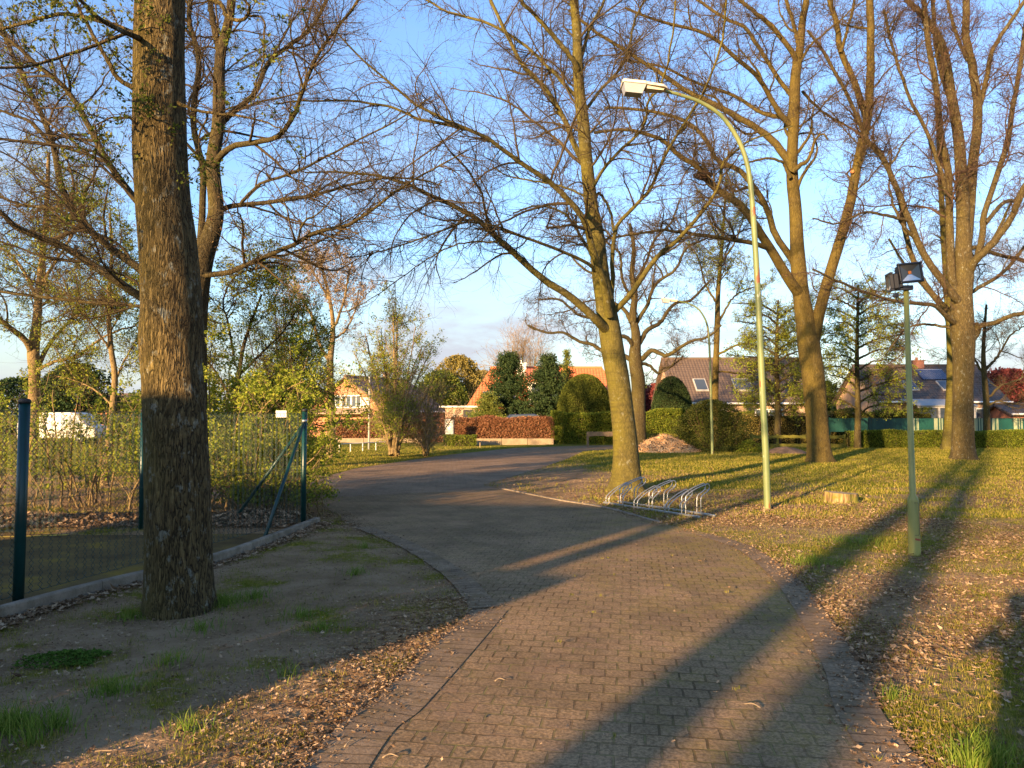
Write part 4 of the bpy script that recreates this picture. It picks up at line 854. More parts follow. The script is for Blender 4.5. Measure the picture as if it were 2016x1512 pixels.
def blob(name, label, cat, c, rx, ry, h, mat, n, size, seed, shape='dome', stems=24, group=None, stemmat='twig', flat=.0, hollow=.55):
    r = np.random.default_rng(seed); c = np.array([c[0], c[1], 0.]); root = EMPTY(name, tuple(c)); tag(root, label, cat, group)
    a = r.random(n)*2*math.pi; z = r.random(n); rr = 1-(1-hollow)*r.random(n)**1.6
    if shape == 'dome': prof = np.sqrt(np.clip(1-np.clip((z-.45)/.55, 0, 1)**2, 0, 1))*(.86+.14*np.clip(z/.3, 0, 1))
    elif shape == 'cone': prof = np.clip(1-z, 0, 1)**.75*(.75+.25*np.abs(np.sin(z*19+a*2))) + .04
    elif shape == 'round': prof = np.sqrt(np.clip(1-(2*z-1)**2, 0.02, 1))
    elif shape == 'bush': prof = np.sqrt(np.clip(1-z**2, .02, 1))*(.75+.4*vn(a*2.2, z*4, seed))
    fq = 2.2 if shape == 'dome' else 3.4; lum = 1+(fbm(np.cos(a)*fq+9, z*fq*2+np.sin(a)*fq, seed, 4)-.5)*(.34 if shape == 'dome' else 1.25)
    P = np.column_stack([np.cos(a)*prof*rr*rx*lum, np.sin(a)*prof*rr*ry*lum, z*h*(1 if shape == 'dome' else .97+.06*lum)])+c
    if shape == 'cone':
        kc = 300; zc = r.random(kc)**1.1; ac = r.random(kc)*6.283; rc = np.clip(1-zc, .03, 1)**.8*r.uniform(.15, 1.35, kc)
        cc = np.column_stack([np.cos(ac)*rc*rx, np.sin(ac)*rc*ry, zc*h*.98]); i_ = r.integers(0, kc, n); ou = np.column_stack([np.cos(ac), np.sin(ac), 0*ac])[i_]; q_ = r.random(n)[:, None]
        P = c+cc[i_]*1.0+ou*(q_-.5)*rx*.42+np.array([0, 0, 1])*(q_-.4)*.22+r.normal(size=(n, 3))*rx*.055; z = (P[:, 2]-c[2])/h
    keep = (fbm(a*2.6, z*7+seed, seed+3, 3) > .38) | (r.random(n) < (.85 if shape == 'dome' else .4)); P = P[keep]
    leaf_mass(P, size, M[mat], 'foliage', root, r, c, flat)
    if shape == 'dome':
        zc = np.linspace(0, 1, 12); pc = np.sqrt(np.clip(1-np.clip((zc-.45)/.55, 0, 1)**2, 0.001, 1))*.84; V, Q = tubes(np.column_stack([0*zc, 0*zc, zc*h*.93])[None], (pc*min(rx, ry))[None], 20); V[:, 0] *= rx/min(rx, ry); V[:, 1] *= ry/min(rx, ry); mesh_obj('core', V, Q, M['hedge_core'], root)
    k = stems; a = r.random(k)*6.28; st = np.empty((k, 5, 3))
    for j in range(5):
        f = j/4; w_ = .12+.55*f if shape in ('bush', 'round', 'dome') else .05*(1-f)+.02
        st[:, j] = np.column_stack([np.cos(a)*rx*w_, np.sin(a)*ry*w_, np.full(k, h*.85*f)*r.uniform(.7, 1, k)])
    V, Q = tubes(st, np.full((k, 5), .012+.004*h), 5); mesh_obj('stems', V, Q, M[stemmat], root); return root

YH = 46.0
def X(px, Y): return (px-1008)/F*Y
hedge('beech_hedge', 'clipped hedge of russet dry beech leaves above the tan retaining wall', 'hedge', (X(890, YH), YH), (X(1090, YH), YH), 1.55, .9, 'beech_dead_leaf', 26000, .09, 201, 60, z0=0.05)
hedge('green_hedge', 'green clipped hedge between the russet hedge and the yew dome behind the central tree', 'hedge', (X(1085, YH), YH+.1), (X(1480, YH), YH+.1), 2.0, 1.0, 'hedge_leaf', 60000, .09, 203, 90, 'pale')
hedge('beech_hedge', 'russet hedge behind the white flag pole on the left of the fan shaped tree', 'hedge', (X(655, 50), 50), (X(905, 50), 50), 1.5, .9, 'beech_dead_leaf', 22000, .095, 205, 60)
hedge('low_hedge', 'low green and russet hedge along the right lawn below the green slat fence', 'hedge', (X(1668, 40.5), 40.5), (X(2200, 40.5), 40.5), .88, .8, 'hedge_leaf', 46000, .07, 207, 150, 'pale')
hedge('screen_hedge', 'brown and green overgrown hedge behind the wooden rails right of the curved lamp post', 'hedge', (X(1440, 45.5), 45.2), (X(1660, 45.5), 45.2), 1.9, 1.0, 'gold_leaf', 9000, .08, 209, 110, 'pale')
hedge('low_hedge', 'small sparse green hedge in front of the notice board', 'hedge', (X(872, 43), 43.2), (X(938, 43), 43.2), .62, .6, 'hedge_leaf', 2600, .07, 211, 40, 'pale')
hedge('garden_hedge', 'dark garden hedge showing above the green slat fence', 'hedge', (X(1640, 45), 45.2), (X(1835, 45), 45.2), 2.05, .8, 'topiary_leaf', 9000, .09, 213, 30)
blob('yew_dome', 'large round clipped yew dome left of the central tree', 'topiary', (X(1152, 50), 50), 1.75, 1.6, 4.45, 'topiary_leaf', 60000, .085, 221, hollow=.82)
blob('yew_dome', 'smaller dark clipped dome right of the gnarled oak', 'topiary', (X(1322, 51), 51), 1.35, 1.3, 4.35, 'conifer_leaf', 42000, .085, 223, hollow=.82)
blob('conifer_tree', 'dark conifer left of the white chimney in front of the orange roofed house', 'conifer', (X(1002, 52), 52), 2.4, 1.8, 6.0, 'conifer_leaf', 46000, .13, 225, 'cone')
blob('conifer_tree', 'dark ragged conifer between the white chimney and the yew dome', 'conifer', (X(1080, 51.5), 51.5), 2.2, 1.7, 5.8, 'conifer_leaf', 46000, .13, 227, 'cone')
blob('conifer_tree', 'thin tall green conifer tip behind the yew dome', 'conifer', (X(1116, 55), 55), 1.0, .9, 6.6, 'light_conifer', 9000, .11, 228, 'cone')
blob('light_conifer', 'low light green conifer left of the dark conifers', 'conifer', (X(960, 50), 50), 1.7, 1.4, 3.2, 'light_conifer', 20000, .10, 229, 'cone')
blob('spruce_shrub', 'big dark evergreen shrub behind the far lamp post', 'shrub', (X(1402, 36), 36), 1.9, 1.2, 2.35, 'shrub_leaf', 22000, .075, 231, 'bush', hollow=.5)
blob('spruce_shrub', 'low leafy growth at the right foot of the dark evergreen shrub', 'shrub', (X(1468, 35), 34.6), .6, .5, .55, 'hedge_leaf', 2500, .07, 233, 'bush')
for k, (px, Y, h, rx, lf, lab) in enumerate([(905, 82, 8.0, 3.2, 'gold_leaf', 'golden green tree crown far behind the fan shaped tree'), (948, 92, 7.0, 2.6, 'gold_leaf', 'smaller golden tree just left of the orange roof'), (868, 78, 6.2, 2.8, 'oak_leaf', 'olive tree crown behind the notice board hedge'),
      (962, 110, 7.6, 2.4, 'conifer_leaf', 'tiny dark pine top left of the orange roof'), (145, 62, 5.8, 3.0, 'conifer_leaf', 'dark evergreen tree on the far left behind the leafing trees'), (40, 70, 5.0, 4.5, 'conifer_leaf', 'broad dark evergreen at the left edge'),
      (1262, 78, 4.9, 1.8, 'light_conifer', 'pale green conifer seen between the two yew domes'), (1300, 70, 4.6, 2.0, 'red_leaf', 'reddish shrub behind the smaller yew dome'), (1985, 60, 5.2, 3.0, 'red_leaf', 'dark red leaved tree at the right edge'), (1925, 64, 4.6, 2.4, 'red_leaf', 'purple leaved shrub right of the mottled trunk'), (2050, 80, 6.0, 4, 'gold_leaf', 'golden hedge tree beyond the right edge shed'), (560, 70, 4.6, 5.5, 'oak_leaf', 'distant olive tree behind the corner shrubbery'), (330, 72, 4.2, 4.5, 'oak_leaf', 'distant low tree behind the oak trunk'), (1600, 72, 5.0, 3.2, 'oak_leaf', 'olive tree between the two right hand houses')]):
    blob('garden_tree', lab, 'tree', (X(px, Y), Y), rx, rx*.9, h, lf, 16000, .26, 240+k, 'round' if k not in (3, 6) else 'cone', hollow=.3)

# shrubbery behind the back fence of the court (young green leaves on pale stems)
def thicket(label, x0, x1, y0, y1, h, seed, nst, nleaf, leaf='young_leaf', dens=.062):
    r = np.random.default_rng(seed); c = np.array([(x0+x1)/2, (y0+y1)/2, 0.]); root = EMPTY('shrub', tuple(c)); tag(root, label, 'shrub')
    b = np.column_stack([r.uniform(x0, x1, nst), r.uniform(y0, y1, nst), np.full(nst, -.05)]); P = np.empty((nst, 12, 3)); P[:, 0] = b; d = nrm(np.column_stack([r.normal(size=nst)*.35, r.normal(size=nst)*.35, np.ones(nst)])); hh = h*r.uniform(.6, 1.1, nst)
    for k in range(1, 12): P[:, k] = P[:, k-1]+d*(hh/11)[:, None]; d = nrm(d+r.normal(size=(nst, 3))*.12)
    R0 = r.uniform(.009, .024, nst)[:, None]*np.linspace(1, .3, 12)[None]
    V, Q = tubes(P-c, R0, 6); mesh_obj('stem', V, Q, M['pale_bark'], root)
    B1, R1 = spawn(P, R0, nst*8, r, (.55, .3, .9), (.6, 1.3), 8, .18, .04, rlen=.011); B2, R2 = spawn(B1, R1, nst*40, r, (.5, .4, .45), (.4, 1.1), 5, .2, .0, rmin=.0016)
    K = Acc(); V, Q = tubes(B1-c, R1, 4); K.add(V, Q); V, Q = tubes(B2-c, R2, 3); K.add(V, Q); K.build('twigs', M['twig_pale'], root)
    nc = nleaf//6; nleaf = nc*6; i = np.repeat(r.integers(0, len(B2), nc), 6); j = np.repeat(r.integers(0, 4, nc), 6); f = np.repeat(r.random(nc), 6)[:, None]; Pn = B2[i, j]*(1-f)+B2[i, j+1]*f+r.normal(size=(nleaf, 3))*.045; Pn = Pn[Pn[:, 2] > .25]
    V, T = leaf_cards(Pn-c, dens, r, .1); mesh_obj('leaves', V, T, M[leaf], root, False); return root
thicket('leafy green shrub hedge behind the chain link fence at the far left', -10.8, -8.3, 13.2, 14.6, 2.5, 301, 22, 4000, dens=.058)
thicket('leafy shrubs with pale stems behind the chain link fence left of the oak', -8.3, -6.2, 12.9, 14.4, 2.4, 303, 20, 3800, dens=.058)
thicket('shrubs seen just left of the oak trunk behind the thin fence post', -6.2, -4.9, 12.9, 14.6, 2.5, 305, 18, 5200, dens=.058)
thicket('dense leafy shrub filling the fence corner behind the slanting braces', -5.2, -3.9, 12.3, 14.2, 3.0, 307, 52, 34000, dens=.058)
thicket('dark low shrub at the foot of the corner post', -4.5, -3.05, 11.9, 12.7, .75, 309, 26, 5500, 'hedge_leaf', .05)

# ------------------------------------------------------------------ chain link fence
A0 = gp(35, 1197); CN = gp(597, 1036); BK = gp(277, 1045); A0 = np.array([A0[0], A0[1]])
def post(P, h, r, name, root, lean=(0, 0), cap=True):
    mb = MB(); top = (P[0]+lean[0], P[1]+lean[1], h); mb.tube([(P[0], P[1], -.1), top], r, 20); mb.build(name, M['post_green'], root, True)
    if cap:
        m2 = MB(); m2.tube([(top[0], top[1], h-.01), (top[0], top[1], h+.015), (top[0], top[1], h+.03)], [r*1.12, r*1.12, r*.8], 20); m2.build('post_cap', M['black_plastic'], bpy.context.scene.objects[-1] if False else root, True)
root = EMPTY('chain_link_fence'); tag(root, 'dark green chain link fence with round posts around the mossy court', 'fence')
HT = 1.66
near_l = A0+(A0-CN)/np.hypot(*(A0-CN))*3.2; back_l = BK+(BK-CN)/np.hypot(*(BK-CN))*6.0
off = nrm((CN-A0)[None])[0]
post(A0, 1.73, .043, 'post', root, (.01, 0)); post(CN, 1.70, .037, 'post', root); post(BK, 1.69, .033, 'post', root); post(BK+(BK-CN)*1.0, 1.67, .033, 'post', root); post(BK+(BK-CN)*2.0, 1.67, .033, 'post', root); post(near_l, 1.7, .043, 'post', root)
bx = gp(515, 1071); b2 = gp(452, 1032)
MB().tube([(CN[0], CN[1], 1.55), (bx[0], bx[1], -.03)], .024, 14).build('brace', M['post_green'], root, True)
MB().tube([(CN[0], CN[1], 1.52), (b2[0], b2[1], -.03)], .024, 14).build('brace', M['post_green'], root, True)
MB().tube([(CN[0], CN[1], 1.53), (CN[0], CN[1], 1.57)], .042, 14).build('clamp', M['galv'], root, True)
def link(A, B, z0, z1, name, pitch=.07, rad=.0023):
    A = np.array(A); B = np.array(B); Ln = np.hypot(*(B-A)); t = (B-A)/Ln; nn = np.array([-t[1], t[0]]); n = int(Ln/pitch); m = int((z1-z0)/(pitch*.5))+1
    i = np.arange(n)[:, None]; j = np.arange(m)[None, :]
    u = i*pitch+pitch/2*((j % 2))*1.0; u = np.minimum(u, Ln); z = np.broadcast_to(z0+(z1-z0)*j/(m-1), u.shape); o = .0025*np.where(j % 2, 1, -1)
    P = np.stack([A[0]+t[0]*u+nn[0]*o, A[1]+t[1]*u+nn[1]*o, z], -1); P2 = P.copy(); u2 = i*pitch+pitch/2*(1-(j % 2)); P2[..., 0] = A[0]+t[0]*u2+nn[0]*o; P2[..., 1] = A[1]+t[1]*u2+nn[1]*o
    V, Q = tubes(P, np.full(P.shape[:2], rad), 3); a = Acc(); a.add(V, Q)
    # zigzags alternate phase so neighbouring wires hook into diamonds
    V, Q = tubes(P2, np.full(P2.shape[:2], rad), 3); a.add(V, Q)
    for z in (z0+.01, (z0+z1)/2, z1):
        V, Q = tubes(np.array([[[A[0], A[1], z], [(A[0]+B[0])/2, (A[1]+B[1])/2, z-.004], [B[0], B[1], z]]]), np.full((1, 3), .0024), 5); a.add(V, Q)
    return a.build(name, M['wire_green'], root)
link(near_l, CN, .10, HT, 'wire_mesh', .10, .0032); link(CN, back_l, .04, HT-.02, 'wire_mesh', .075, .0032)
s_ = at(553, 815, 11.1); dirb = (BK-CN)/np.hypot(*(BK-CN))
sg = MB().box((0, 0, 0), (.15, .006, .10), 0, .001).build('sign_plate', M['white']); tag(sg, 'small blank white plate wired to the chain link mesh near the corner post', 'sign')
tt = np.dot(np.array([s_[0], s_[1]])-CN, dirb); pp = CN+dirb*tt; sg.location = (pp[0], pp[1]-.012, s_[2]); sg.rotation_euler = (0, 0, math.atan2(dirb[1], dirb[0])+math.pi)

# ------------------------------------------------------------------ curved lamp posts
def lamp_post(Y, px, rad, h, lab, lean=0.0, grp='curved green lamp posts'):
    b = np.array([X(px, Y), Y, 0.]); root = EMPTY('lamp_post', tuple(b)); tag(root, lab, 'street lamp', grp)
    ptsz = [(0, -.2), (0, .0), (0, 1.0), (-.02, 2.0), (-.04, 3.6), (-.07, 4.8), (-.10, 5.55), (-.16, 6.1), (-.32, 6.55), (-.62, 6.95), (-1.0, 7.16), (-1.4, 7.26), (-1.72, 7.30)]
    k = h/7.3; P = np.array([(x*k+lean*z, -.25*abs(x)*k, z*k) for x, z in ptsz]); S = crom(P, 60); rr = np.interp(np.linspace(0, 1, 60), [0, .3, .55, .7, 1], np.array([1.0, .86, .72, .62, .42])*rad)
    MB().tube(S, rr, 20).build('pole', M['pole_green'], root, True)
    hd = EMPTY('lamp_head'); hd.parent = root; e = S[-1]; hd.location = (e[0]-.30*k, e[1], e[2]+.02)
    bpy.data.objects.remove(hd)
    c = np.array([e[0]-.36*k, e[1]-.09*k, e[2]]); tl = R(6)
    def rot(V):
        V = np.array(V, float)*k; x, z = V[:, 0].copy(), V[:, 2].copy(); V[:, 0] = x*math.cos(tl)+z*math.sin(tl); V[:, 2] = -x*math.sin(tl)+z*math.cos(tl)
        V[:, 2] += 0; return V+c
    # canopy: arched trough with closed ends
    n = 10; a = np.linspace(0, math.pi, n); sec = [(-.16*math.cos(q), .02+.09*math.sin(q)**.7) for q in a]
    mb = MB(); xs = [-.38, -.35, .02, .04, .33, .40]; sc = [.86, 1, 1, .93, .82, .55]
    V = np.vstack([[(x, s0*y, s0*z) for y, z in sec] for x, s0 in zip(xs, sc)]); f = []
    for i in range(len(xs)-1):
        for j in range(n-1): f.append([i*n+j, i*n+j+1, (i+1)*n+j+1, (i+1)*n+j])
        f.append([i*n+n-1, i*n, (i+1)*n, (i+1)*n+n-1])
    f += [list(range(n))[::-1], [(len(xs)-1)*n+j for j in range(n)]]
    cv = mb.add(rot(V), f).build('lamp_canopy', M['cream'], root)
    m2 = MB(); top = [(-.36, -.145, .015), (.03, -.145, .015), (.03, .145, .015), (-.36, .145, .015)]; bot = [(-.31, -.10, -.13), (-.02, -.10, -.13), (-.02, .10, -.13), (-.31, .10, -.13)]
    m2.prism(rot(top), rot(bot)); m2.build('lamp_bowl', M['lens_grey'], root)
    m3 = MB(); m3.prism(rot([(.05, -.11, .012), (.36, -.07, .012), (.36, .07, .012), (.05, .11, .012)]), rot([(.05, -.10, -.035), (.34, -.06, -.02), (.34, .06, -.02), (.05, .10, -.035)])); m3.build('gear_tray', M['cream'], root)
    return root
lp1 = lamp_post(13.4, 1508, .063, 7.3, 'tall rust spotted green lamp post with a curved arm and boxy cream head', -.0195)
lp2 = lamp_post(32.7, 1401, .060, 6.6, 'distant green curved lamp post in front of the dark evergreen shrub', 0)

# floodlight post
fb = np.array([*gp(1801, 1095), 0.]); root = EMPTY('floodlight_post', tuple(fb)); tag(root, 'short green post with a wide base carrying two black floodlights on the right lawn', 'light post')
MB().tube([(0, 0, -.1), (0, 0, .02), (-.005, 0, .64), (-.006, 0, .665), (-.008, 0, .71), (-.03, 0, 3.12)], [.066, .066, .060, .056, .033, .030], 20).build('pole', M['pole_green2'], root, True)
m = MB(); w_ = [(-.028, -.0655, .62), (.014, -.0655, .62), (.026, -.0650, .60), (.028, -.0655, .27), (.02, -.066, .25), (-.03, -.066, .25)]; m.tube(w_, .0022, 5); m.build('hatch_gap', M['black_plastic'], root)
th = np.linspace(-1.9, -.2, 12); m = MB(); R_ = .0665
V = [(R_*math.cos(q)-.003, R_*math.sin(q), .205-.02*i/11+dz) for i, q in enumerate(th) for dz in (-.012, .012)]; m.add(V, [[2*i, 2*i+2, 2*i+3, 2*i+1] for i in range(11)]); m.build('tape', M['red_tape'], root)
m = MB(); m.box((-.03, 0, 3.12), (.13, .10, .05), 0, .008); m.box((-.10, -.03, 3.10), (.24, .04, .03), R(-15), .004); m.box((-.16, -.02, 3.03), (.05, .05, .05), 0, .006)
m.tube([(-.14, -.02, 3.04), (-.16, -.03, 2.99), (-.12, 0, 2.95), (-.05, 0, 2.93)], .006, 6); m.build('bracket', M['black'], root)
def flood(cx, cy, cz, yaw, roll, pitch, sc=1.0):
    hd = EMPTY('tmp'); fo = []
    m = MB(); m.box((0, .05, 0), (.255, .07, .20), 0, .012)
    for q in range(7): m.box((-.1+.2*q/6, .10, 0), (.008, .05, .16), 0, 0)
    o1 = m.build('floodlight', M['black'], root)
    m = MB(); w, h, t = .145, .118, .024
    for (a, b, c_, d_) in ((0, h-t/2, 2*w, t), (0, -h+t/2, 2*w, t), (-w+t/2, 0, t, 2*h-2*t), (w-t/2, 0, t, 2*h-2*t)): m.box((a, -.005, b), (c_, .045, d_), 0, .005)
    o2 = m.build('bezel', M['black'], o1)
    m = MB(); W2, H2 = w-t, h-t; wi, hi = .018, .016
    o = [(-W2, -.012, -H2), (W2, -.012, -H2), (W2, -.012, H2), (-W2, -.012, H2)]; i_ = [(-wi, .008, -hi), (wi, .008, -hi), (wi, .008, hi), (-wi, .008, hi)]
    m.add([o[0], o[1], i_[1], i_[0]], [[0, 1, 2, 3]]); m.build('reflector', M['reflector'], o1)
    m = MB(); m.add(o+i_, [[1, 2, 6, 5], [2, 3, 7, 6], [3, 0, 4, 7]]); m.build('side_reflector', M['dark_reflector'], o1)
    m = MB(); m.box((0, .004, .006), (.034, .006, .034)); m.build('chip', M['led'], o1)
    o1.location = (cx, cy, cz); o1.rotation_euler = (pitch, roll, yaw); o1.scale = (sc,)*3
    bpy.data.objects.remove(hd); return o1
flood(-.015, -.07, 3.285, R(5), R(-6), R(-4)); flood(-.20, .03, 3.19, R(-106), R(4), R(6), .92)

# ------------------------------------------------------------------ bicycle rack
r0 = gp(1192, 992); r1 = gp(1372, 1020); dr = (r1-r0); Lr = np.hypot(*dr); dr = dr/Lr; pr = np.array([-dr[1], dr[0]])
root = EMPTY('bicycle_rack', (*r0, 0)); tag(root, 'galvanised steel bicycle rack with six looped wheel holders beside the central tree', 'bicycle rack')
def rk(u, v, z): q = dr*u+pr*v; return (q[0], q[1], z)
for v in (.0, .34):
    m = MB(); a = rk(-.05, v, .022); b = rk(Lr+.06, v, .022); c = ((a[0]+b[0])/2, (a[1]+b[1])/2, .022); m.box(c, (Lr+.11, .045, .03), math.atan2(dr[1], dr[0]), .003); m.build('base_rail', M['galv'], root)
for i in range(6):
    hi = i % 2 == 1; u = .06+i*.395; m = MB()
    zb, zt, zr = (.30, .50, .30) if hi else (.12, .37, .15)
    for du in (-.045, .045):
        P = [rk(u+du, 0, .02), rk(u+du, 0, zb*.6), rk(u+du, .005, zb), rk(u+du, .05, zb+.05), rk(u+du, .22, (zb+zt)/2+.03), rk(u+du, .44, zt-.01), rk(u+du, .50, zt), rk(u+du, .54, zt-.035), rk(u+du, .53, zt-.09), rk(u+du, .47, zt-.135), rk(u+du, .385, zr+.025), rk(u+du, .35, zr-.02), rk(u+du, .34, zr*.6), rk(u+du, .34, .02)]
        m.tube(crom(P, 60), .0095, 8)
    for v_, z_ in ((.002, zb*.75), (.515, zt-.10)): m.tube([rk(u-.045, v_, z_), rk(u+.045, v_, z_)], .006, 6)
    m.build('wheel_holder', M['galv'], root, True)

# ------------------------------------------------------------------ stump
sp = gp(1656, 990); root = EMPTY('tree_stump', (*sp, 0)); tag(root, 'low pale cut tree stump standing in the leaf strewn lawn', 'stump'); k = 40; a = np.arange(k)/k*6.283
rad = .30*(1+.10*np.sin(a*3+1)+.06*np.sin(a*7)+.03*np.sin(a*13)); V = []; zs = [-.05, .0, .05, .15, .19]; sc = [1.22, 1.14, 1.03, 1.0, .985]
for z, c_ in zip(zs, sc): V += [(math.cos(q)*r_*c_, math.sin(q)*r_*c_*.85, z+(-.02*math.cos(q) if z > .1 else 0)) for q, r_ in zip(a, rad)]
f = [[i*k+j, i*k+(j+1) % k, (i+1)*k+(j+1) % k, (i+1)*k+j] for i in range(4) for j in range(k)]
s = N('stump side'); vv = s.obj((1, 1, .12)); nn_ = s.noise(vv, 30, 4, .6)
M['stump'] = s.done(s.mix(s.ramp(s.noise(s.obj(), 6, 4), [(.5, 0.0), (.62, .9)]), s.ramp(nn_, [(.35, (.11, .07, .03)), (.55, (.27, .19, .08)), (.7, (.34, .25, .12))]), (.14, .14, .02)), .9, s.bump(nn_, .02), spec=.1)
MB().add(V, f).build('bark', M['stump'], root, True); MB().add(V[-k:], [list(range(k))]).build('cut_face', M['cut'], root)

# ------------------------------------------------------------------ heaps
def heap(name, label, cat, c, rx, ry, h, mat, seed, chips=0):
    r = np.random.default_rng(seed); n = 60; g = np.linspace(-1.15, 1.15, n); gx_, gy_ = np.meshgrid(g, g); rr = np.hypot(gx_, gy_)
    z = h*np.clip(1-rr, -.2, 1)**1.0*np.where(rr < 1, 1, 1); z = np.where(rr < 1, h*(1-rr)**.9, -.06)
    z = z+(fbm(gx_*2.4+seed, gy_*2.4, seed, 4)-.5)*h*.55*np.clip(1.1-rr, 0, 1); V = np.stack([gx_*rx, gy_*ry, z], -1).reshape(-1, 3); i = np.arange(n-1)[:, None]*n+np.arange(n-1)[None]
    root = EMPTY(name, (*c, 0)); tag(root, label, cat); mesh_obj('mound', V, np.stack([i, i+1, i+1+n, i+n], -1).reshape(-1, 4), mat, root)
    if chips:
        k = r.integers(0, len(V), chips); k = k[V[k, 2] > 0]; V2, T2 = leaf_cards(V[k]+r.normal(size=(len(k), 3))*.03, .09, r, .3, .5); mesh_obj('chips', V2, T2, M['litter'], root, False)
heap('woodchip_pile', 'heap of fresh orange wood chips behind the central tree', 'wood chips', (X(1308, 35.5), 35.6), 1.75, 1.1, .82, M['chips'], 3, 5000)
heap('soil_mound', 'low mound of bare brown soil between the lamp post and the V forked tree', 'soil heap', (X(1552, 33.5), 34), 1.1, .8, .34, M['soil'], 5)

# ------------------------------------------------------------------ fences, walls, poles in the middle distance
def rail_fence(label, pts, Y, zs, mat, hpost=.95, postmat=None, ph=.15):
    c = np.array([X(pts[0], Y), Y, 0]); root = EMPTY('rail_fence', tuple(c)); tag(root, label, 'fence')
    for q, p in enumerate(pts): MB().box((X(p, Y)-c[0], .05, hpost/2-.1), (.11, .11, hpost+.2), 0, .01).build('post', postmat or mat, root)
    for z in zs:
        for p, q in zip(pts[:-1], pts[1:]):
            a, b = X(p, Y)-c[0], X(q, Y)-c[0]; n = 8; xs = np.linspace(a, b, n); mb = MB(); r = np.random.default_rng(int(p)); top = r.normal(size=n)*.012; bt = r.normal(size=n)*.012
            V = [(x+0, y, z+s_*ph/2+(t_ if s_ > 0 else b_)) for x, t_, b_ in zip(xs, top, bt) for y, s_ in ((-.055, -1), (-.055, 1), (-.015, 1), (-.015, -1))]
            f = [[i*4+j, (i+1)*4+j, (i+1)*4+(j+1) % 4, i*4+(j+1) % 4] for i in range(n-1) for j in range(4)]+[[0, 1, 2, 3], [(n-1)*4+j for j in (3, 2, 1, 0)]]
            mb.add(V, f).build('rail', mat, root)
rail_fence('wooden rail fence with a flat brown top board just left of the central tree', [1157, 1212], 41.5, [.70], M['grey_wood'], .82, None, .24)
rail_fence('mossy wooden rail fence between the central tree and the evergreen shrub', [1216, 1272, 1333], 41, [.66, .3], M['rail_wood'], .8, None, .2)
rail_fence('mossy two rail wooden fence right of the curved lamp post', [1478, 1530, 1600, 1662], 40.5, [.58, .12], M['rail_wood'], .72, None, .17)
# retaining walls
def wall(label, x0, x1, Y, h, mat):
    root = EMPTY('retaining_wall', (X(x0, Y), Y, 0)); tag(root, label, 'wall'); n = max(1, int((x1-x0)/50)); W_ = (X(x1, Y)-X(x0, Y))/n
    for k in range(n): MB().box((W_*(k+.5), 0, h/2-.1), (W_-.02, .12, h+.2), 0, .01).build('panel', mat, root)
wall('low tan retaining wall under the russet hedge at the end of the road', 936, 1090, 45.1, .36, M['wall_board']); wall('low tan wall below the russet hedge left of the fan shaped tree', 655, 840, 48.6, .28, M['wall_board'])
# notice board
nb = EMPTY('notice_board', (X(885, 43.8), 43.8, 0)); tag(nb, 'weathered grey notice board between two brown posts beside the road', 'notice board')
for sx_ in (-.27, .27): MB().box((sx_, 0, .7), (.06, .06, 1.6), 0, .005).build('post', M['brown_steel'], nb)
MB().box((0, -.01, 1.08), (.48, .03, .88), 0, .004).build('board', M['panel_board'], nb)
for z in (1.3, 1.0): MB().box((-.03, -.028, z), (.25, .004, .18)).build('notice', M['white_wall'], nb)
# stakes, pole, low white rail
st = MB().tube([(0, 0, -.1), (0, 0, .28)], .03, 8).build('marker_stake', M['stick']); st.location = (X(945, 40), 40.2, 0); tag(st, 'short pale marker stake in the verge below the tan wall', 'stake')
fp = EMPTY('white_pole', (X(727, 38), 38, 0)); tag(fp, 'thin white flag pole in front of the brown roofed house', 'pole'); MB().tube([(0, 0, -.2), (0, 0, 3.65)], [.055, .04], 12).build('pole', M['van_paint'], fp, True); MB().tube([(0, 0, 3.65), (0, 0, 3.70), (0, 0, 3.73)], [.05, .05, .02], 10).build('pole_cap', M['galv'], fp, True)
wr = EMPTY('low_rail', (X(672, 33), 33, 0)); tag(wr, 'thin low white rail fence in the grass left of the fan shaped tree', 'fence')
pr_ = [(gp(668, 892)), (gp(690, 890)), (gp(714, 889)), (gp(740, 887)), (gp(765, 885))]
for q in pr_: MB().tube([(q[0]-wr.location.x, q[1]-33, -.1), (q[0]-wr.location.x, q[1]-33, .42)], .025, 8).build('post', M['white_wall'], wr)
MB().tube([(q[0]-wr.location.x, q[1]-33, .40) for q in pr_], .022, 8).build('rail', M['white_wall'], wr)
# green slat fence on the right
YF = 43.0; gf = EMPTY('slat_fence', (X(1640, YF), YF, 0)); tag(gf, 'green privacy slat fence with faded pale slats above the low hedge on the right', 'fence')
xa, xb = X(1632, YF), X(2180, YF); npn = 7; pw = (xb-xa)/npn; r = np.random.default_rng(5)
for k in range(npn+1): MB().box((xa+k*pw-gf.location.x, 0, .78), (.07, .07, 1.7), 0, .004).build('post', M['post_green'], gf)
for k in range(npn):
    m1, m2 = MB(), MB(); n = int(pw/.075)
    for j in range(n):
        x = xa+k*pw+.05+(pw-.1)*(j+.5)/n-gf.location.x; m1.box((x, r.uniform(-.006, .006), 1.18), ((pw-.1)/n*.93, .012, .76))
    m1.build('slat_panel', M['slat_green' if k < 2 else 'slat_mixed'], gf)
    m3 = MB(); m3.box((xa+(k+.5)*pw-gf.location.x, -.03, .80), (pw-.08, .012, .012)); m3.box((xa+(k+.5)*pw-gf.location.x, -.03, 1.57), (pw-.08, .012, .012)); m3.build('wire_rail', M['post_green'], gf)

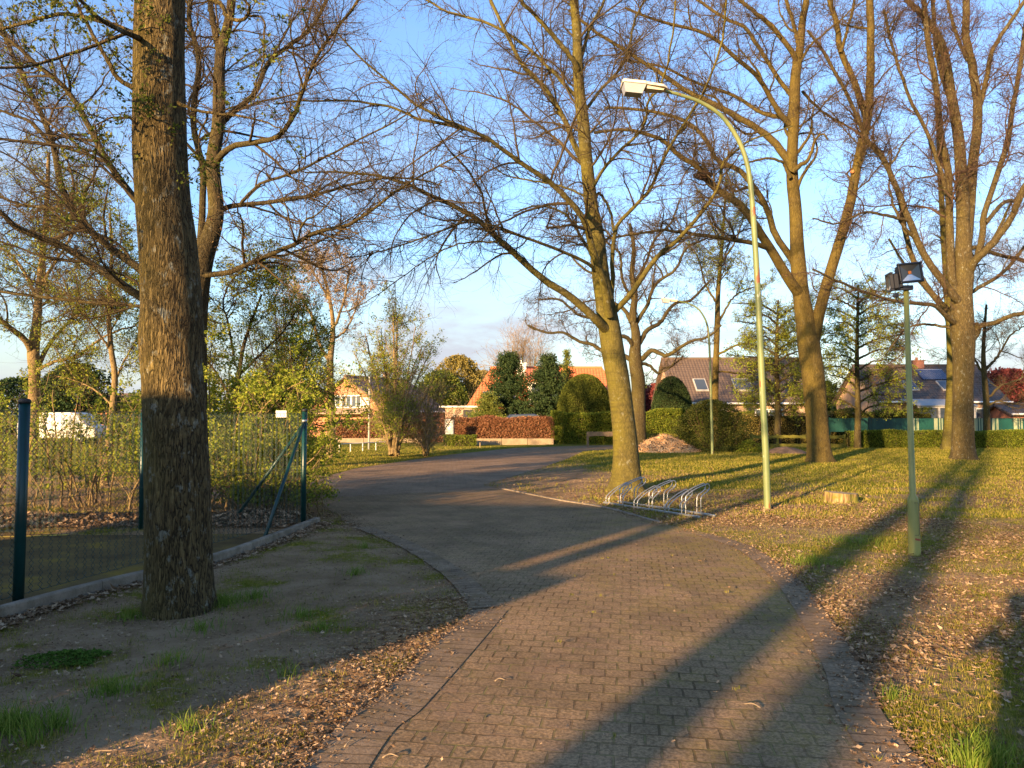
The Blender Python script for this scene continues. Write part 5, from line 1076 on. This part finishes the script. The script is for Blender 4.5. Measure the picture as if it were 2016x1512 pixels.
# ------------------------------------------------------------------ houses
def roof_plane(name, P, mat, root, th=.12):
    """quad P (eave0, eave1, ridge1, ridge0) with uv in metres and thickness"""
    P = np.array(P, float); e = P[1]-P[0]; u = nrm(e[None])[0]; n = nrm(np.cross(e, P[-1]-P[0])[None])[0]; v = np.cross(n, u)
    Q = np.vstack([P, P-n*th]); uv = np.column_stack([(Q-P[0])@u, (Q-P[0])@v]); k = len(P)
    F4 = [[i, (i+1) % k, k+(i+1) % k, k+i] for i in range(k)]; tops = [list(range(k)), list(range(k, 2*k))[::-1]]
    if k == 4: return mesh_obj(name, Q, [np.array(F4+tops)], mat, root, False, uv)
    return mesh_obj(name, Q, [np.array(F4), np.array(tops)], mat, root, False, uv)
def house(name, label, c, yaw, Lx, Wy, eave, ridge, wallm, roofm, hip=0.0, over=.35, windows=(), doors=(), chim=None, cat='house'):
    """ridge along local x; local -y faces the viewer. windows: (face, x, z, w, h)"""
    root = EMPTY(name, (c[0], c[1], 0), yaw); tag(root, label, cat); hx, hy = Lx/2, Wy/2; m = MB()
    m.box((0, 0, eave/2-.1), (Lx, Wy, eave+.2))
    if hip < .1:
        for s_ in (-1, 1): x = s_*hx; m.prism([(x, -hy, eave), (x, hy, eave), (x, 0, ridge-.1)], [(x-s_*.25, -hy, eave), (x-s_*.25, hy, eave), (x-s_*.25, 0, ridge-.1)])
    m.build('wall', wallm, root); sl = (ridge-eave)/hy; ez = eave-over*sl; X0 = hx+over; rx = X0-hip
    rf = roof_plane('roof', [(-X0, -hy-over, ez), (X0, -hy-over, ez), (rx, 0, ridge), (-rx, 0, ridge)], roofm, root)
    roof_plane('roof', [(X0, hy+over, ez), (-X0, hy+over, ez), (-rx, 0, ridge), (rx, 0, ridge)], roofm, root)
    if hip > .1:
        roof_plane('roof', [(X0, -hy-over, ez), (X0, hy+over, ez), (rx, 0, ridge)], roofm, root); roof_plane('roof', [(-X0, hy+over, ez), (-X0, -hy-over, ez), (-rx, 0, ridge)], roofm, root)
    MB().tube([(-rx, 0, ridge+.02), (rx, 0, ridge+.02)], .10, 8).build('ridge_tiles', roofm, root)
    for s_ in (-1,): MB().tube([(-X0, -hy-over-.06, ez+.02), (X0, -hy-over-.06, ez+.02)], .07, 8).build('gutter', M['white'], root)
    for (f_, x, z, w, h) in windows:
        fr = MB(); pn = MB()
        if f_ == 'y': put = lambda a, b, d: (x+a, -hy-d, z+b); dim = lambda a, b, t: (a, t, b)
        else: s2 = -1; put = lambda a, b, d: (-hx-d, x+a, z+b); dim = lambda a, b, t: (t, a, b)
        t = .07
        for a, b, ww, hh in ((0, h/2, w+t, t), (0, -h/2, w+t, t), (-w/2, 0, t, h-t), (w/2, 0, t, h-t), (0, 0, .05, h-t)): fr.box(put(a, b, .02), dim(ww, hh, .08))
        pn.box(put(0, 0, .004), dim(w-.02, h-.02, .02)); o = fr.build('window', M['white'], root); pn.build('pane', M['glass'], o)
    if chim: MB().box((chim[0], chim[1], ridge+chim[3]/2-.4), (chim[2], chim[2]*.8, chim[3]+.8), 0, .02).box((chim[0], chim[1], ridge+chim[3]+.03), (chim[2]+.1, chim[2]*.8+.1, .07)).tube([(chim[0], chim[1], ridge+chim[3]), (chim[0], chim[1], ridge+chim[3]+.3)], .1, 8).build('chimney', chim[4], root)
    return root
# left house, gable end to the viewer
Y = 61.0; c = np.array([-11.5, 65.0]); hA = house('brick_house', 'orange brick gabled house with a dark brown roof behind the white pole', c, R(64), 8.4, 8.2, 2.3, 4.95, M['brick_orange'], M['tile_brown'], windows=(('x', -.95, 2.9, .9, .95), ('x', .05, 2.9, .9, .95), ('x', 1.1, 2.9, .9, .95)), chim=(1.6, .3, .5, .5, M['brick_tan']))
# make its gable readable: white boarding beside the upper windows and a lean-to roof below
MB().box((-4.23, -1.9, 2.75), (.06, .8, .9)).build('boarding', M['white_wall'], hA); roof_plane('lean_to_roof', [(-5.6, 3.6, 1.95), (-5.6, -2.4, 1.95), (-4.24, -2.4, 2.35), (-4.24, 3.6, 2.35)], M['brick_tan'], hA, .08)
# orange roofed house
hB = house('orange_roof_house', 'house with a bright orange tiled roof, solar panels and a white chimney behind the conifers', (X(1076, 63), 63.0), 0, 12.6, 8.4, 2.35, 5.75, M['white_wall'], M['tile_orange'], hip=2.0, windows=(('y', 0.0, 1.3, 1.2, 1.1), ('y', 3, 1.3, 1.2, 1.1)), chim=(-2.1, -1.0, .8, .25, M['white_wall']))
def on_slope(root_, hy, eave, ridge, over, x0, x1, f0, f1, mat, name, lift=.05, uvn=(6, 3)):
    sl = (ridge-eave)/hy; ez = eave-over*sl; g = lambda x, f: (x, -(hy+over)*(1-f), ez+(ridge-ez)*f); P = np.array([g(x0, f0), g(x1, f0), g(x1, f1), g(x0, f1)]); n = nrm(np.cross(P[1]-P[0], P[3]-P[0])[None])[0]; Q = np.vstack([P+n*lift, P-n*.02])
    uv = np.array([(0, 0), (uvn[0], 0), (uvn[0], uvn[1]), (0, uvn[1])]*2, float)
    return mesh_obj(name, Q, [np.array([[0, 1, 2, 3], [0, 1, 5, 4], [1, 2, 6, 5], [2, 3, 7, 6], [3, 0, 4, 7]])], mat, root_, False, uv)
on_slope(hB, 4.2, 2.35, 5.75, .35, -5.2, -2.6, .10, .42, M['solar'], 'solar_panel', .1, (5, 3))
dm = MB(); dm.box((-.5, -3.1, 3.6), (2.2, 2.2, 2.0)).build('dormer_wall', M['white_wall'], hB); roof_plane('dormer_roof', [(-1.8, -4.5, 4.5), (.8, -4.5, 4.5), (.8, -1.2, 5.6), (-1.8, -1.2, 5.6)], M['tile_orange'], hB)
for x in (-1.0, 0.0): o = MB().box((x, -4.23, 3.7), (.8, .06, 1.1)).build('window', M['white'], hB); MB().box((x, -4.27, 3.7), (.66, .03, .96)).build('pane', M['glass'], o)
MB().box((5.2, .3, 5.6), (.3, 1.8, 1.3)).build('gable_wall', M['white_wall'], hB)
# garage
ga = EMPTY('garage', (X(910, 55), 55, 0)); tag(ga, 'small flat roofed tan garage left of the orange roofed house', 'garage')
MB().box((0, 0, 1.15), (2.1, 4, 2.3)).build('wall', M['brick_tan'], ga); MB().box((-.1, -.1, 2.36), (2.7, 4.3, .12), 0, .01).build('roof', M['white_wall'], ga); MB().box((.55, -2.02, 1.5), (.7, .04, 1.3)).build('door', M['black_plastic'], ga); MB().box((-.45, -2.02, 1.7), (.12, .06, .3)).build('wall_lamp', M['white'], ga)
# big brown roof house
hC = house('brown_roof_house', 'long house with a big reddish brown tiled roof behind the layered green tree', (X(1440, 61), 61.0), 0, 10.6, 8.8, 2.9, 6.35, M['brick_tan'], M['tile_red'], windows=(('y', -2.5, 1.6, 1.6, 1.2), ('y', 1.5, 1.6, 2.0, 1.2)))
for x0, x1 in ((-3.6, -2.8), (-.6, .6)):
    o = on_slope(hC, 4.4, 2.9, 6.35, .35, x0-.08, x1+.08, .26, .52, M['van_paint'], 'skylight', .08); g_ = on_slope(hC, 4.4, 2.9, 6.35, .35, x0, x1, .28, .50, M['glass'], 'pane', .11); g_.parent = o
# right hand house with veranda
hD = house('brick_house', 'brick house with dark tiled roof and white glazed veranda behind the green fence', (X(1815, 58), 59.0), 0, 9.0, 7.6, 2.95, 5.65, M['brick_tan'], M['tile_brown'], windows=(('y', 2.4, 1.6, 1.2, 1.3),), chim=(0.2, 0, .85, .35, M['brick_red']))
on_slope(hD, 3.8, 2.95, 5.65, .35, -.3, 1.75, .58, .86, M['solar'], 'solar_collector', .12, (16, 1))
for x0, x1 in ((.65, 1.75), (-2.1, -1.25)):
    o = on_slope(hD, 3.8, 2.95, 5.65, .35, x0-.07, x1+.07, .30, .55, M['van_paint'], 'skylight', .08); g_ = on_slope(hD, 3.8, 2.95, 5.65, .35, x0, x1, .32, .53, M['glass'], 'pane', .11); g_.parent = o
vr = MB()
for x in (-3.0, -1.7, -.75, .75): vr.box((x, -6.3, 1.15), (.12, .12, 2.3))
vr.box((-1.1, -6.3, 2.35), (4.1, .14, .16)); vr.build('veranda_frame', M['van_paint'], hD)
roof_plane('veranda_roof', [(-3.2, -6.5, 2.45), (.95, -6.5, 2.45), (.95, -3.9, 2.95), (-3.2, -3.9, 2.95)], M['panel_board'], hD, .06)
MB().box((-1.0, -6.2, 1.3), (3.9, .03, 1.9)).build('veranda_glass', M['glass'], hD)
# shed on the right edge and roofs on the far left
sh = house('garden_shed', 'low red brick shed with a grey roof at the right edge behind the green fence', (X(2040, 54), 54.0), 0, 5.4, 3.2, 1.95, 2.55, M['brick_red'], M['tile_brown'])
lf = house('long_house', 'distant low house with a dark roof behind the left hand shrubs', (X(275, 78), 78.0), 0, 9.5, 8, 2.2, 4.0, M['brick_orange'], M['tile_brown'])
lf2 = house('orange_gable_house', 'small distant orange gabled house left of the oak trunk', (X(210, 72), 72.0), R(90), 5, 3.4, 2.1, 3.6, M['brick_orange'], M['tile_orange'])
# club house behind the photographer: its flat roof casts the straight shadow over the court and drive
fl, fr_ = np.array([-12.66, .94]), np.array([-5.49, .02]); bk = -LD*3.2; ch = EMPTY('club_house', (*((fl+fr_)/2), 0)); tag(ch, 'flat roofed club house behind and left of the photographer', 'building')
o_ = (fl+fr_)/2; q = [fl-o_, fr_-o_, fr_+bk-o_, fl+bk-o_]; MB().prism([(*p, -.1) for p in q], [(*p, 3.05) for p in q]).build('wall', M['brick_tan'], ch); MB().prism([(*(p*1.0), 3.06) for p in q], [(*(p*1.0), 3.2) for p in q]).build('roof', M['concrete'], ch)
pa = [LD*a_+LP*b_-o_ for a_, b_ in ((-3.1, -4.58), (-3.1, -3.66), (-4.1, -3.66), (-4.1, -4.58))]; MB().prism([(*p, -.1) for p in pa], [(*p, 1.95) for p in pa]).build('shade_block', M['brick_tan'], ch)  # unseen low block, added to extend the building's shadow over the near ground

# ------------------------------------------------------------------ vehicles
def car(label, cat, c, yaw, paint, prof, glass, Lw, width, grp=None, z0=.0):
    root = EMPTY('van' if cat == 'van' else 'parked_car', (c[0], c[1], 0), yaw); tag(root, label, cat); w = width/2
    P = np.array(prof); k = len(P); sec = []
    for yy, ins in ((-w, .10), (-w+.02, .02), (-w+.10, 0), (w-.10, 0), (w-.02, .02), (w, .10)):
        Pc = P.mean(0); f = 1-ins*.35; taper = np.clip((P[:, 1]-.95)/1.2, 0, 1)*.12; yv = yy*(1-taper); sec.append(np.column_stack([Pc[0]+(P[:, 0]-Pc[0])*f, yv, Pc[1]+(P[:, 1]-Pc[1])*f]))
    V = np.vstack(sec); f = [[i*k+j, i*k+(j+1) % k, (i+1)*k+(j+1) % k, (i+1)*k+j] for i in range(5) for j in range(k)]+[list(range(k))[::-1], [5*k+j for j in range(k)]]
    MB().add(V, f).build('body', paint, root, False)
    for g in glass:
        for s_ in (-1, 1): pts = [(x, s_*(w*(1-np.clip((z-.95)/1.2, 0, 1)*.12)+.006), z) for x, z in g]; MB().prism(pts, [(x, y-s_*.02, z) for x, y, z in pts]).build('side_window', M['glass'], root)
    for x in (Lw[0], Lw[1]):
        for s_ in (-1, 1): o = MB().tube([(x, s_*(w-.2), .32), (x, s_*(w+.01), .32)], .32, 20).build('wheel', M['tyre'], root, True); MB().tube([(x, s_*(w+.005), .32), (x, s_*(w+.022), .32)], .19, 14).build('rim', M['rim'], o, True)
    return root
van = [(-2.3, .35), (-2.35, 1.0), (-2.28, 1.78), (-2.1, 1.9), (.9, 1.92), (1.25, 1.82), (1.85, 1.15), (2.35, 1.0), (2.42, .6), (2.38, .35)]
car('white van parked behind the shrubs beyond the chain link fence', 'van', (X(118, 46), 46.5), 0, M['van_paint'], van, [[(.3, 1.15), (.3, 1.7), (1.1, 1.7), (1.6, 1.15)], [(1.28, 1.72), (1.75, 1.2), (1.7, 1.15), (1.2, 1.7)]], (-1.4, 1.5), 1.8)
sedan = [(-2.1, .3), (-2.15, .8), (-1.9, 1.0), (-1.4, 1.45), (.2, 1.5), (1.0, 1.05), (1.95, .9), (2.1, .6), (2.05, .3)]
car('dark blue car roof showing above the russet hedge', 'car', (X(1046, 49), 49.2), 0, M['blue_car'], [(x, z+.35) for x, z in sedan], [[(-1.5, 1.5), (-1.2, 1.75), (.1, 1.77), (.7, 1.5)]], (-1.3, 1.3), 1.7)

# ------------------------------------------------------------------ photographer (behind the camera; casts the shadow at the right edge)
def person():
    root = EMPTY('person', (-.30, -.47, 0)); tag(root, 'person in a dark jacket standing behind the camera holding up a phone with both hands', 'person')
    me = bpy.data.meshes.new('body'); J = {}; v = []; e = []; rd = []
    def j(n, p, r, par=None):
        J[n] = len(v); v.append(p); rd.append(r)
        if par: e.append((J[par], J[n]))
    j('pel', (0, 0, .95), (.16, .12)); j('waist', (0, 0, 1.10), (.145, .11), 'pel'); j('chest', (0, 0, 1.30), (.17, .12), 'waist'); j('neck0', (0, 0, 1.46), (.09, .08), 'chest'); j('neck', (0, .02, 1.53), (.055, .055), 'neck0'); j('head', (0, .04, 1.62), (.085, .095), 'neck'); j('crown', (0, .03, 1.73), (.07, .08), 'head')
    for s_ in (-1, 1):
        a = 'l' if s_ < 0 else 'r'
        j(a+'sh', (s_*.17, 0, 1.42), (.06, .06), 'chest'); j(a+'el', (.10+s_*.33, .17, 1.32), (.042, .042), a+'sh'); j(a+'wr', (.30+s_*.14, .36, 1.50), (.028, .028), a+'el'); j(a+'palm', (.30+s_*.098, .40, 1.56), (.026, .016), a+'wr')
        for k in range(4): j(a+'f%d' % k, (.30+s_*.088, .43, 1.54+.022*k), (.009, .009), a+'palm'); j(a+'g%d' % k, (.30+s_*.070, .438, 1.545+.022*k), (.008, .008), a+'f%d' % k)
        j(a+'th', (.30+s_*.07, .40, 1.545), (.010, .010), a+'palm')
        j(a+'hip', (s_*.09, 0, .88), (.095, .10), 'pel'); j(a+'kn', (s_*.10, .02, .49), (.06, .06), a+'hip'); j(a+'an', (s_*.11, -.02, .09), (.042, .042), a+'kn'); j(a+'toe', (s_*.13, .15, .035), (.042, .03), a+'an')
    me.from_pydata(v, e, []); o = bpy.data.objects.new('body', me); COL.objects.link(o); o.parent = root; sm = o.modifiers.new('s', 'SKIN'); 
    for q, (a, b) in enumerate(rd): me.skin_vertices[0].data[q].radius = (a, b)
    me.skin_vertices[0].data[0].use_root = True; ss = o.modifiers.new('d', 'SUBSURF'); ss.levels = 1; ss.render_levels = 2; me.materials.append(M['coat'])
    hr = MB(); k = 16; 
    for i in range(1): pass
    V = []; nn2 = 10
    for i in range(nn2):
        th_ = i/(nn2-1)*math.pi*.62
        for q in range(k): a = q/k*6.283; V.append((.105*math.sin(th_)*math.cos(a), .02+.115*math.sin(th_)*math.sin(a), 1.66+.115*math.cos(th_)))
    f = [[i*k+q, i*k+(q+1) % k, (i+1)*k+(q+1) % k, (i+1)*k+q] for i in range(nn2-1) for q in range(k)]; hr.add(V, f).build('hair', M['black_plastic'], root, True)
person()
ph = MB().box((0, 0, 0), (.150, .008, .074), 0, .003).build('phone', M['black'], None); ph.location = (0, -.03, 1.575); tag(ph, 'dark phone held up behind the lens', 'phone')

# ------------------------------------------------------------------ grass, leaves, sticks
def scatter(n, xr, yr, fn, r, dens_pow=1.0):
    y = yr[0]+(yr[1]-yr[0])*r.random(n)**dens_pow; x = r.uniform(-1, 1, n)*(y*.70+.6); k = (x > xr[0]) & (x < xr[1]); x, y = x[k], y[k]
    p = fn(x, y); k = r.random(len(x)) < p; return x[k], y[k]
def offroad(x, y, m=.0): return (sdist(x, y, drive_poly) > m) & (sdist(x, y, road_poly) > m) & (sdist(x, y, court_poly) > m)
def blades(name, x, y, h, w, mat, r, lab=None):
    n = len(x); z = ground_z(x, y)-.005; a = r.random(n)*6.283; hh = h*r.uniform(.5, 1.4, n); ln = hh*r.uniform(.1, .9, n); b = r.random(n)*6.283
    c, s_ = np.cos(a), np.sin(a); P = np.column_stack([x, y, z]); wv = np.column_stack([c, s_, 0*c])*w/2; d = np.column_stack([np.cos(b)*ln, np.sin(b)*ln, 0*c]); up = np.column_stack([0*c, 0*c, hh])
    V = np.stack([P-wv, P+wv, P+wv*.6+d*.4+up*.6, P-wv*.6+d*.4+up*.6, P+d+up], 1).reshape(-1, 3); i = np.arange(n)[:, None]*5
    o = mesh_obj(name, V, [i+[0, 1, 2, 3], i+[3, 2, 4]], mat, None, False); tag(o, kind='stuff'); return o
r = np.random.default_rng(99); fg = lambda x, y: (grass_amt(x, y)**1.3)*offroad(x, y, .02)
x, y = scatter(620000, (-40, 40), (3.0, 13), fg, r, 1.15); blades('grass', x, y, .032, .0038, M['grass'], r)
x, y = scatter(300000, (-40, 40), (12, 42), fg, r, 1.2); blades('grass', x, y, .055, .014, M['grass'], r)
# tufts
def tuft(cx, cy, rad, n, h, w, mat='lush_grass'):
    a = r.random(n)*6.283; q = np.abs(r.normal(size=n))*rad; return cx+np.cos(a)*q, cy+np.sin(a)*q
tx, ty = [], []
for (px, py, rad, n) in ((1915, 1512, .09, 200), (1960, 1500, .06, 90), (1760, 1380, .05, 60), (30, 1440, .12, 420), (110, 1440, .10, 160), (215, 1370, .12, 260), (440, 1190, .16, 420), (500, 1180, .1, 160), (700, 1140, .08, 110), (720, 1085, .06, 80), (590, 1215, .12, 130), (630, 1245, .1, 90), (1600, 1110, .22, 420), (1670, 1070, .3, 300), (330, 1310, .10, 120), (400, 1240, .12, 120), (260, 1215, .12, 160), (370, 1445, .1, 80), (560, 1340, .08, 60)):
    g = gp(px, py); q = tuft(g[0], g[1], rad, n, .1, .006); tx.append(q[0]); ty.append(q[1])
tx = np.concatenate(tx); ty = np.concatenate(ty); k = offroad(tx, ty, -.02); blades('grass_tufts', tx[k], ty[k], .085, .0055, M['lush_grass'], r)
# clover patch
cx_, cy_ = gp(130, 1300); n = 1500; a = r.random(n)*6.283; q = np.sqrt(r.random(n))*(.55+.9*vn(np.cos(a)*1.5+5, np.sin(a)*1.5+5, 8)); P = np.column_stack([cx_+np.cos(a)*q*.26, cy_+np.sin(a)*q*.16, .02+.035*(1-q)*r.random(n)]); V, T = leaf_cards(P, .022, r, .6, .8)
tag(mesh_obj('weed_patch', V, T, M['weed_leaf'], None, False), 'low mat of dark green weeds in the shaded soil at the lower left', 'weeds')
# fallen leaves: lobed shapes with curl
def litter(name, x, y, size, r, lift=.008):
    n = len(x); z = ground_z(x, y)+lift+r.random(n)*.018; k = 10; a = np.linspace(0, 2*math.pi, k, endpoint=False); rad = np.array([1.0, .55, .75, .45, .6, .25, .6, .45, .75, .55])
    sz = size*np.clip(np.exp(r.normal(size=n)*.42), .3, 1.9)*np.where((x < .3) & (y < 10), .72, 1.0); yaw = r.random(n)*6.283; tilt = np.clip(r.normal(size=n)*.3, -.9, .9); ti2 = np.clip(r.normal(size=n)*.25, -.8, .8); curl = r.uniform(-.3, .9, n)
    lx = np.cos(a)*rad; ly = np.sin(a)*rad*.72; X_ = lx[None]*sz[:, None]; Y_ = ly[None]*sz[:, None]; Z_ = (lx[None]**2+ly[None]**2*1.5)*sz[:, None]*curl[:, None]*.6+X_*np.tan(tilt)[:, None]*.6+Y_*np.tan(ti2)[:, None]*.6
    Z_ = Z_+r.normal(size=Z_.shape)*sz[:, None]*.10
    c, s_ = np.cos(yaw)[:, None], np.sin(yaw)[:, None]; V = np.stack([x[:, None]+X_*c-Y_*s_, y[:, None]+X_*s_+Y_*c, z[:, None]+Z_-Z_.min(1, keepdims=True)*.8], -1)
    C_ = np.stack([x, y, z+0*x], -1)[:, None]; V = np.concatenate([C_, V], 1).reshape(-1, 3); i = np.arange(n)[:, None]*(k+1); T = np.vstack([i+[0, 1+j, 1+(j+1) % k] for j in range(k)])
    o = mesh_obj(name, V, T, M['litter'], None, False); tag(o, kind='stuff'); return o
fl_ = lambda x, y: (litter_amt(x, y)**1.6)*offroad(x, y, -.03)*1.0
x, y = scatter(150000, (-40, 40), (3.0, 14), fl_, r, 1.1); litter('fallen_leaves', x, y, .019, r)
x, y = scatter(60000, (-40, 40), (12, 34), fl_, r, 1.1); litter('fallen_leaves', x, y, .027, r)
# crumbs of broken leaf along the left edge of the drive
fe = lambda x, y: np.exp(-(sdist(x, y, drive_poly)/.22)**2)*(sdist(x, y, drive_poly) > -.32)*np.clip(fbm(x*3, y*3, 55, 3)*2.4-.5, .05, 1)
fs_ = lambda x, y: (x < .3)*offroad(x, y, -.25*(y > 6.5)+.0)*(.12+.5*np.clip(fbm(x*1.5, y*1.5, 91, 3)-.4, 0, 1))
x, y = scatter(170000, (-9, .5), (3.0, 15), fs_, r, 1); litter('leaf_crumbs', x, y, .014, r, .002)
x, y = scatter(190000, (-6, 6), (3.0, 13), fe, r, 1); litter('leaf_crumbs', x, y, .014, r, .003)
# leaves against the kerb and inside the far edge of the court
q = kerb_line[5:]; i = r.integers(0, len(q)-1, 1500); f = r.random(1500)[:, None]; P = q[i]*(1-f)+q[i+1]*f; tq = nrm(np.gradient(q, axis=0))[i]; P = P+np.stack([tq[:, 1], -tq[:, 0]], 1)*(.06+np.abs(r.normal(size=1500))*.10)[:, None]; litter('fallen_leaves', P[:, 0], P[:, 1], .042, r, .012)
n = 7000; x = r.uniform(-11, -3.2, n); y = 10.9+r.random(n)*1.5; hh = np.exp(-((y-11.5)/.5)**2); o = litter('leaf_drift', x, y, .045, r); me = o.data; co = np.empty(len(me.vertices)*3, np.float32); me.vertices.foreach_get('co', co); co = co.reshape(-1, 3); co[:, 2] += .16*np.exp(-((co[:, 1]-11.6)/.5)**2)*vn(co[:, 0]*1.7, co[:, 1]*0); me.vertices.foreach_set('co', co.ravel())
# a few single leaves, twigs and crumbs lying on the drive
x = r.uniform(-1.5, 2.6, 260); y = 3.3+r.random(260)**1.5*12; k = sdist(x, y, drive_poly) < -.05; litter('stray_leaves', x[k], y[k]-0, .016, r, .034)
sgp = [(332, 1364, .16, .3, 'pale stripped stick lying on the shaded soil below the oak'), (1480, 1395, .10, 2.4, 'curled pale twig lying on the block paving near the right shadow'), (985, 1345, .07, .4, 'tiny twig on the sunlit block paving'), (690, 1470, .09, 1.1, 'short twig at the left edge of the paving'), (1655, 1272, .11, .2, 'pale twig at the mossy right edge of the paving'), (1550, 1160, .10, 2.7, 'thin pale twig where the moss begins'), (770, 1497, .08, .3, 'dry curled stalk at the bottom of the drive')]
for k_, (px, py, ln_, yw, lab) in enumerate(sgp):
    g = gp(px, py); P = [(math.cos(yw)*ln_*(t-.5), math.sin(yw)*ln_*(t-.5)+.012*math.sin(t*5), .012+.01*math.sin(t*3.1)) for t in np.linspace(0, 1, 7)]; o = MB().tube(P, np.linspace(.004, .002, 7), 6).build('twig', M['stick'], None, True); o.location = (*g, .005); tag(o, lab, 'twig')
# little weeds growing in the paving joints
wx, wy = [], []
for k_ in range(26): 
    cx, cy = r.uniform(.2, 2.7), r.uniform(3.4, 9.5)
    if sdist(np.array([cx]), np.array([cy]), drive_poly)[0] < -.1: q = tuft(cx, cy, .018, 14, .03, .003); wx.append(q[0]); wy.append(q[1])
wx = np.concatenate(wx); wy = np.concatenate(wy); o = blades('joint_weeds', wx, wy, .018, .004, M['grass'], r); o.location.z = .035

# pruning scars and a nest in the V forked tree
def scar(name_root, px, py, Y, rad):
    p = at(px, py, Y); o = MB().tube([(0, .06, 0), (0, -.03, 0), (0, -.045, 0)], [rad, rad, rad*.7], 12); return o, p
for nm in ('linden_tree',):
    rt = bpy.data.objects[nm]
    for (px, py, dd, rad) in ((1503, 264, 28.0, .055), (1678, 338, 27.05, .065)):
        o, p = scar(nm, px, py, dd, rad); q = o.build('pruning_scar', M['scar'], rt, True); q.location = Vector(p)-rt.location
p = at(1384, 348, 25.9); n = 420; a = r.random(n)*6.283; st = np.empty((n, 4, 3)); rr_ = r.uniform(.10, .34, n)
for k in range(4): aa = a+(k-1.5)*r.uniform(.2, .5, n); st[:, k] = np.column_stack([np.cos(aa)*rr_, np.sin(aa)*rr_, (rr_-.2)*.5+r.normal(size=n)*.035])
V, Q = tubes(st, np.full((n, 4), .006), 3); o = mesh_obj('bird_nest', V, Q, M['twig_red']); o.location = p; tag(o, 'untidy twig nest sitting on a low limb of the V forked tree', 'nest')

# small broken twigs lying about on soil and lawn
ft = lambda x, y: offroad(x, y, -.1)*.7
x, y = scatter(2600, (-40, 40), (3.0, 14), ft, r, 1.1); n = len(x); a = r.random(n)*6.283; ln = r.uniform(.006, .028, n); P = np.empty((n, 4, 3)); z = ground_z(x, y)+.012
for k in range(4): P[:, k] = np.column_stack([x+np.cos(a)*ln*(k-1.5)+r.normal(size=n)*.006, y+np.sin(a)*ln*(k-1.5)+r.normal(size=n)*.006, z+r.random(n)*.008])
V, Q = tubes(P, np.repeat(r.uniform(.0012, .0032, n)[:, None], 4, 1), 4); tag(mesh_obj('twig_debris', V, Q, M['twig_pale']), kind='stuff')
# bigger dry leaves caught in corners and at the right verge
x, y = scatter(2200, (-40, 40), (3.2, 9), lambda x, y: litter_amt(x, y)*offroad(x, y, -.02), r, 1.1); litter('large_dry_leaves', x, y, .030, r, .012)

q = [tuft(*gp(px, py), rad, n, 0, 0) for px, py, rad, n in ((1905, 1516, .06, 90), (1965, 1522, .05, 70), (1925, 1490, .05, 40), (15, 1445, .07, 90), (60, 1470, .06, 50))]
tx = np.concatenate([k[0] for k in q]); ty = np.concatenate([k[1] for k in q]); blades('tall_grass_tufts', tx, ty, .13, .006, M['lush_grass'], r)
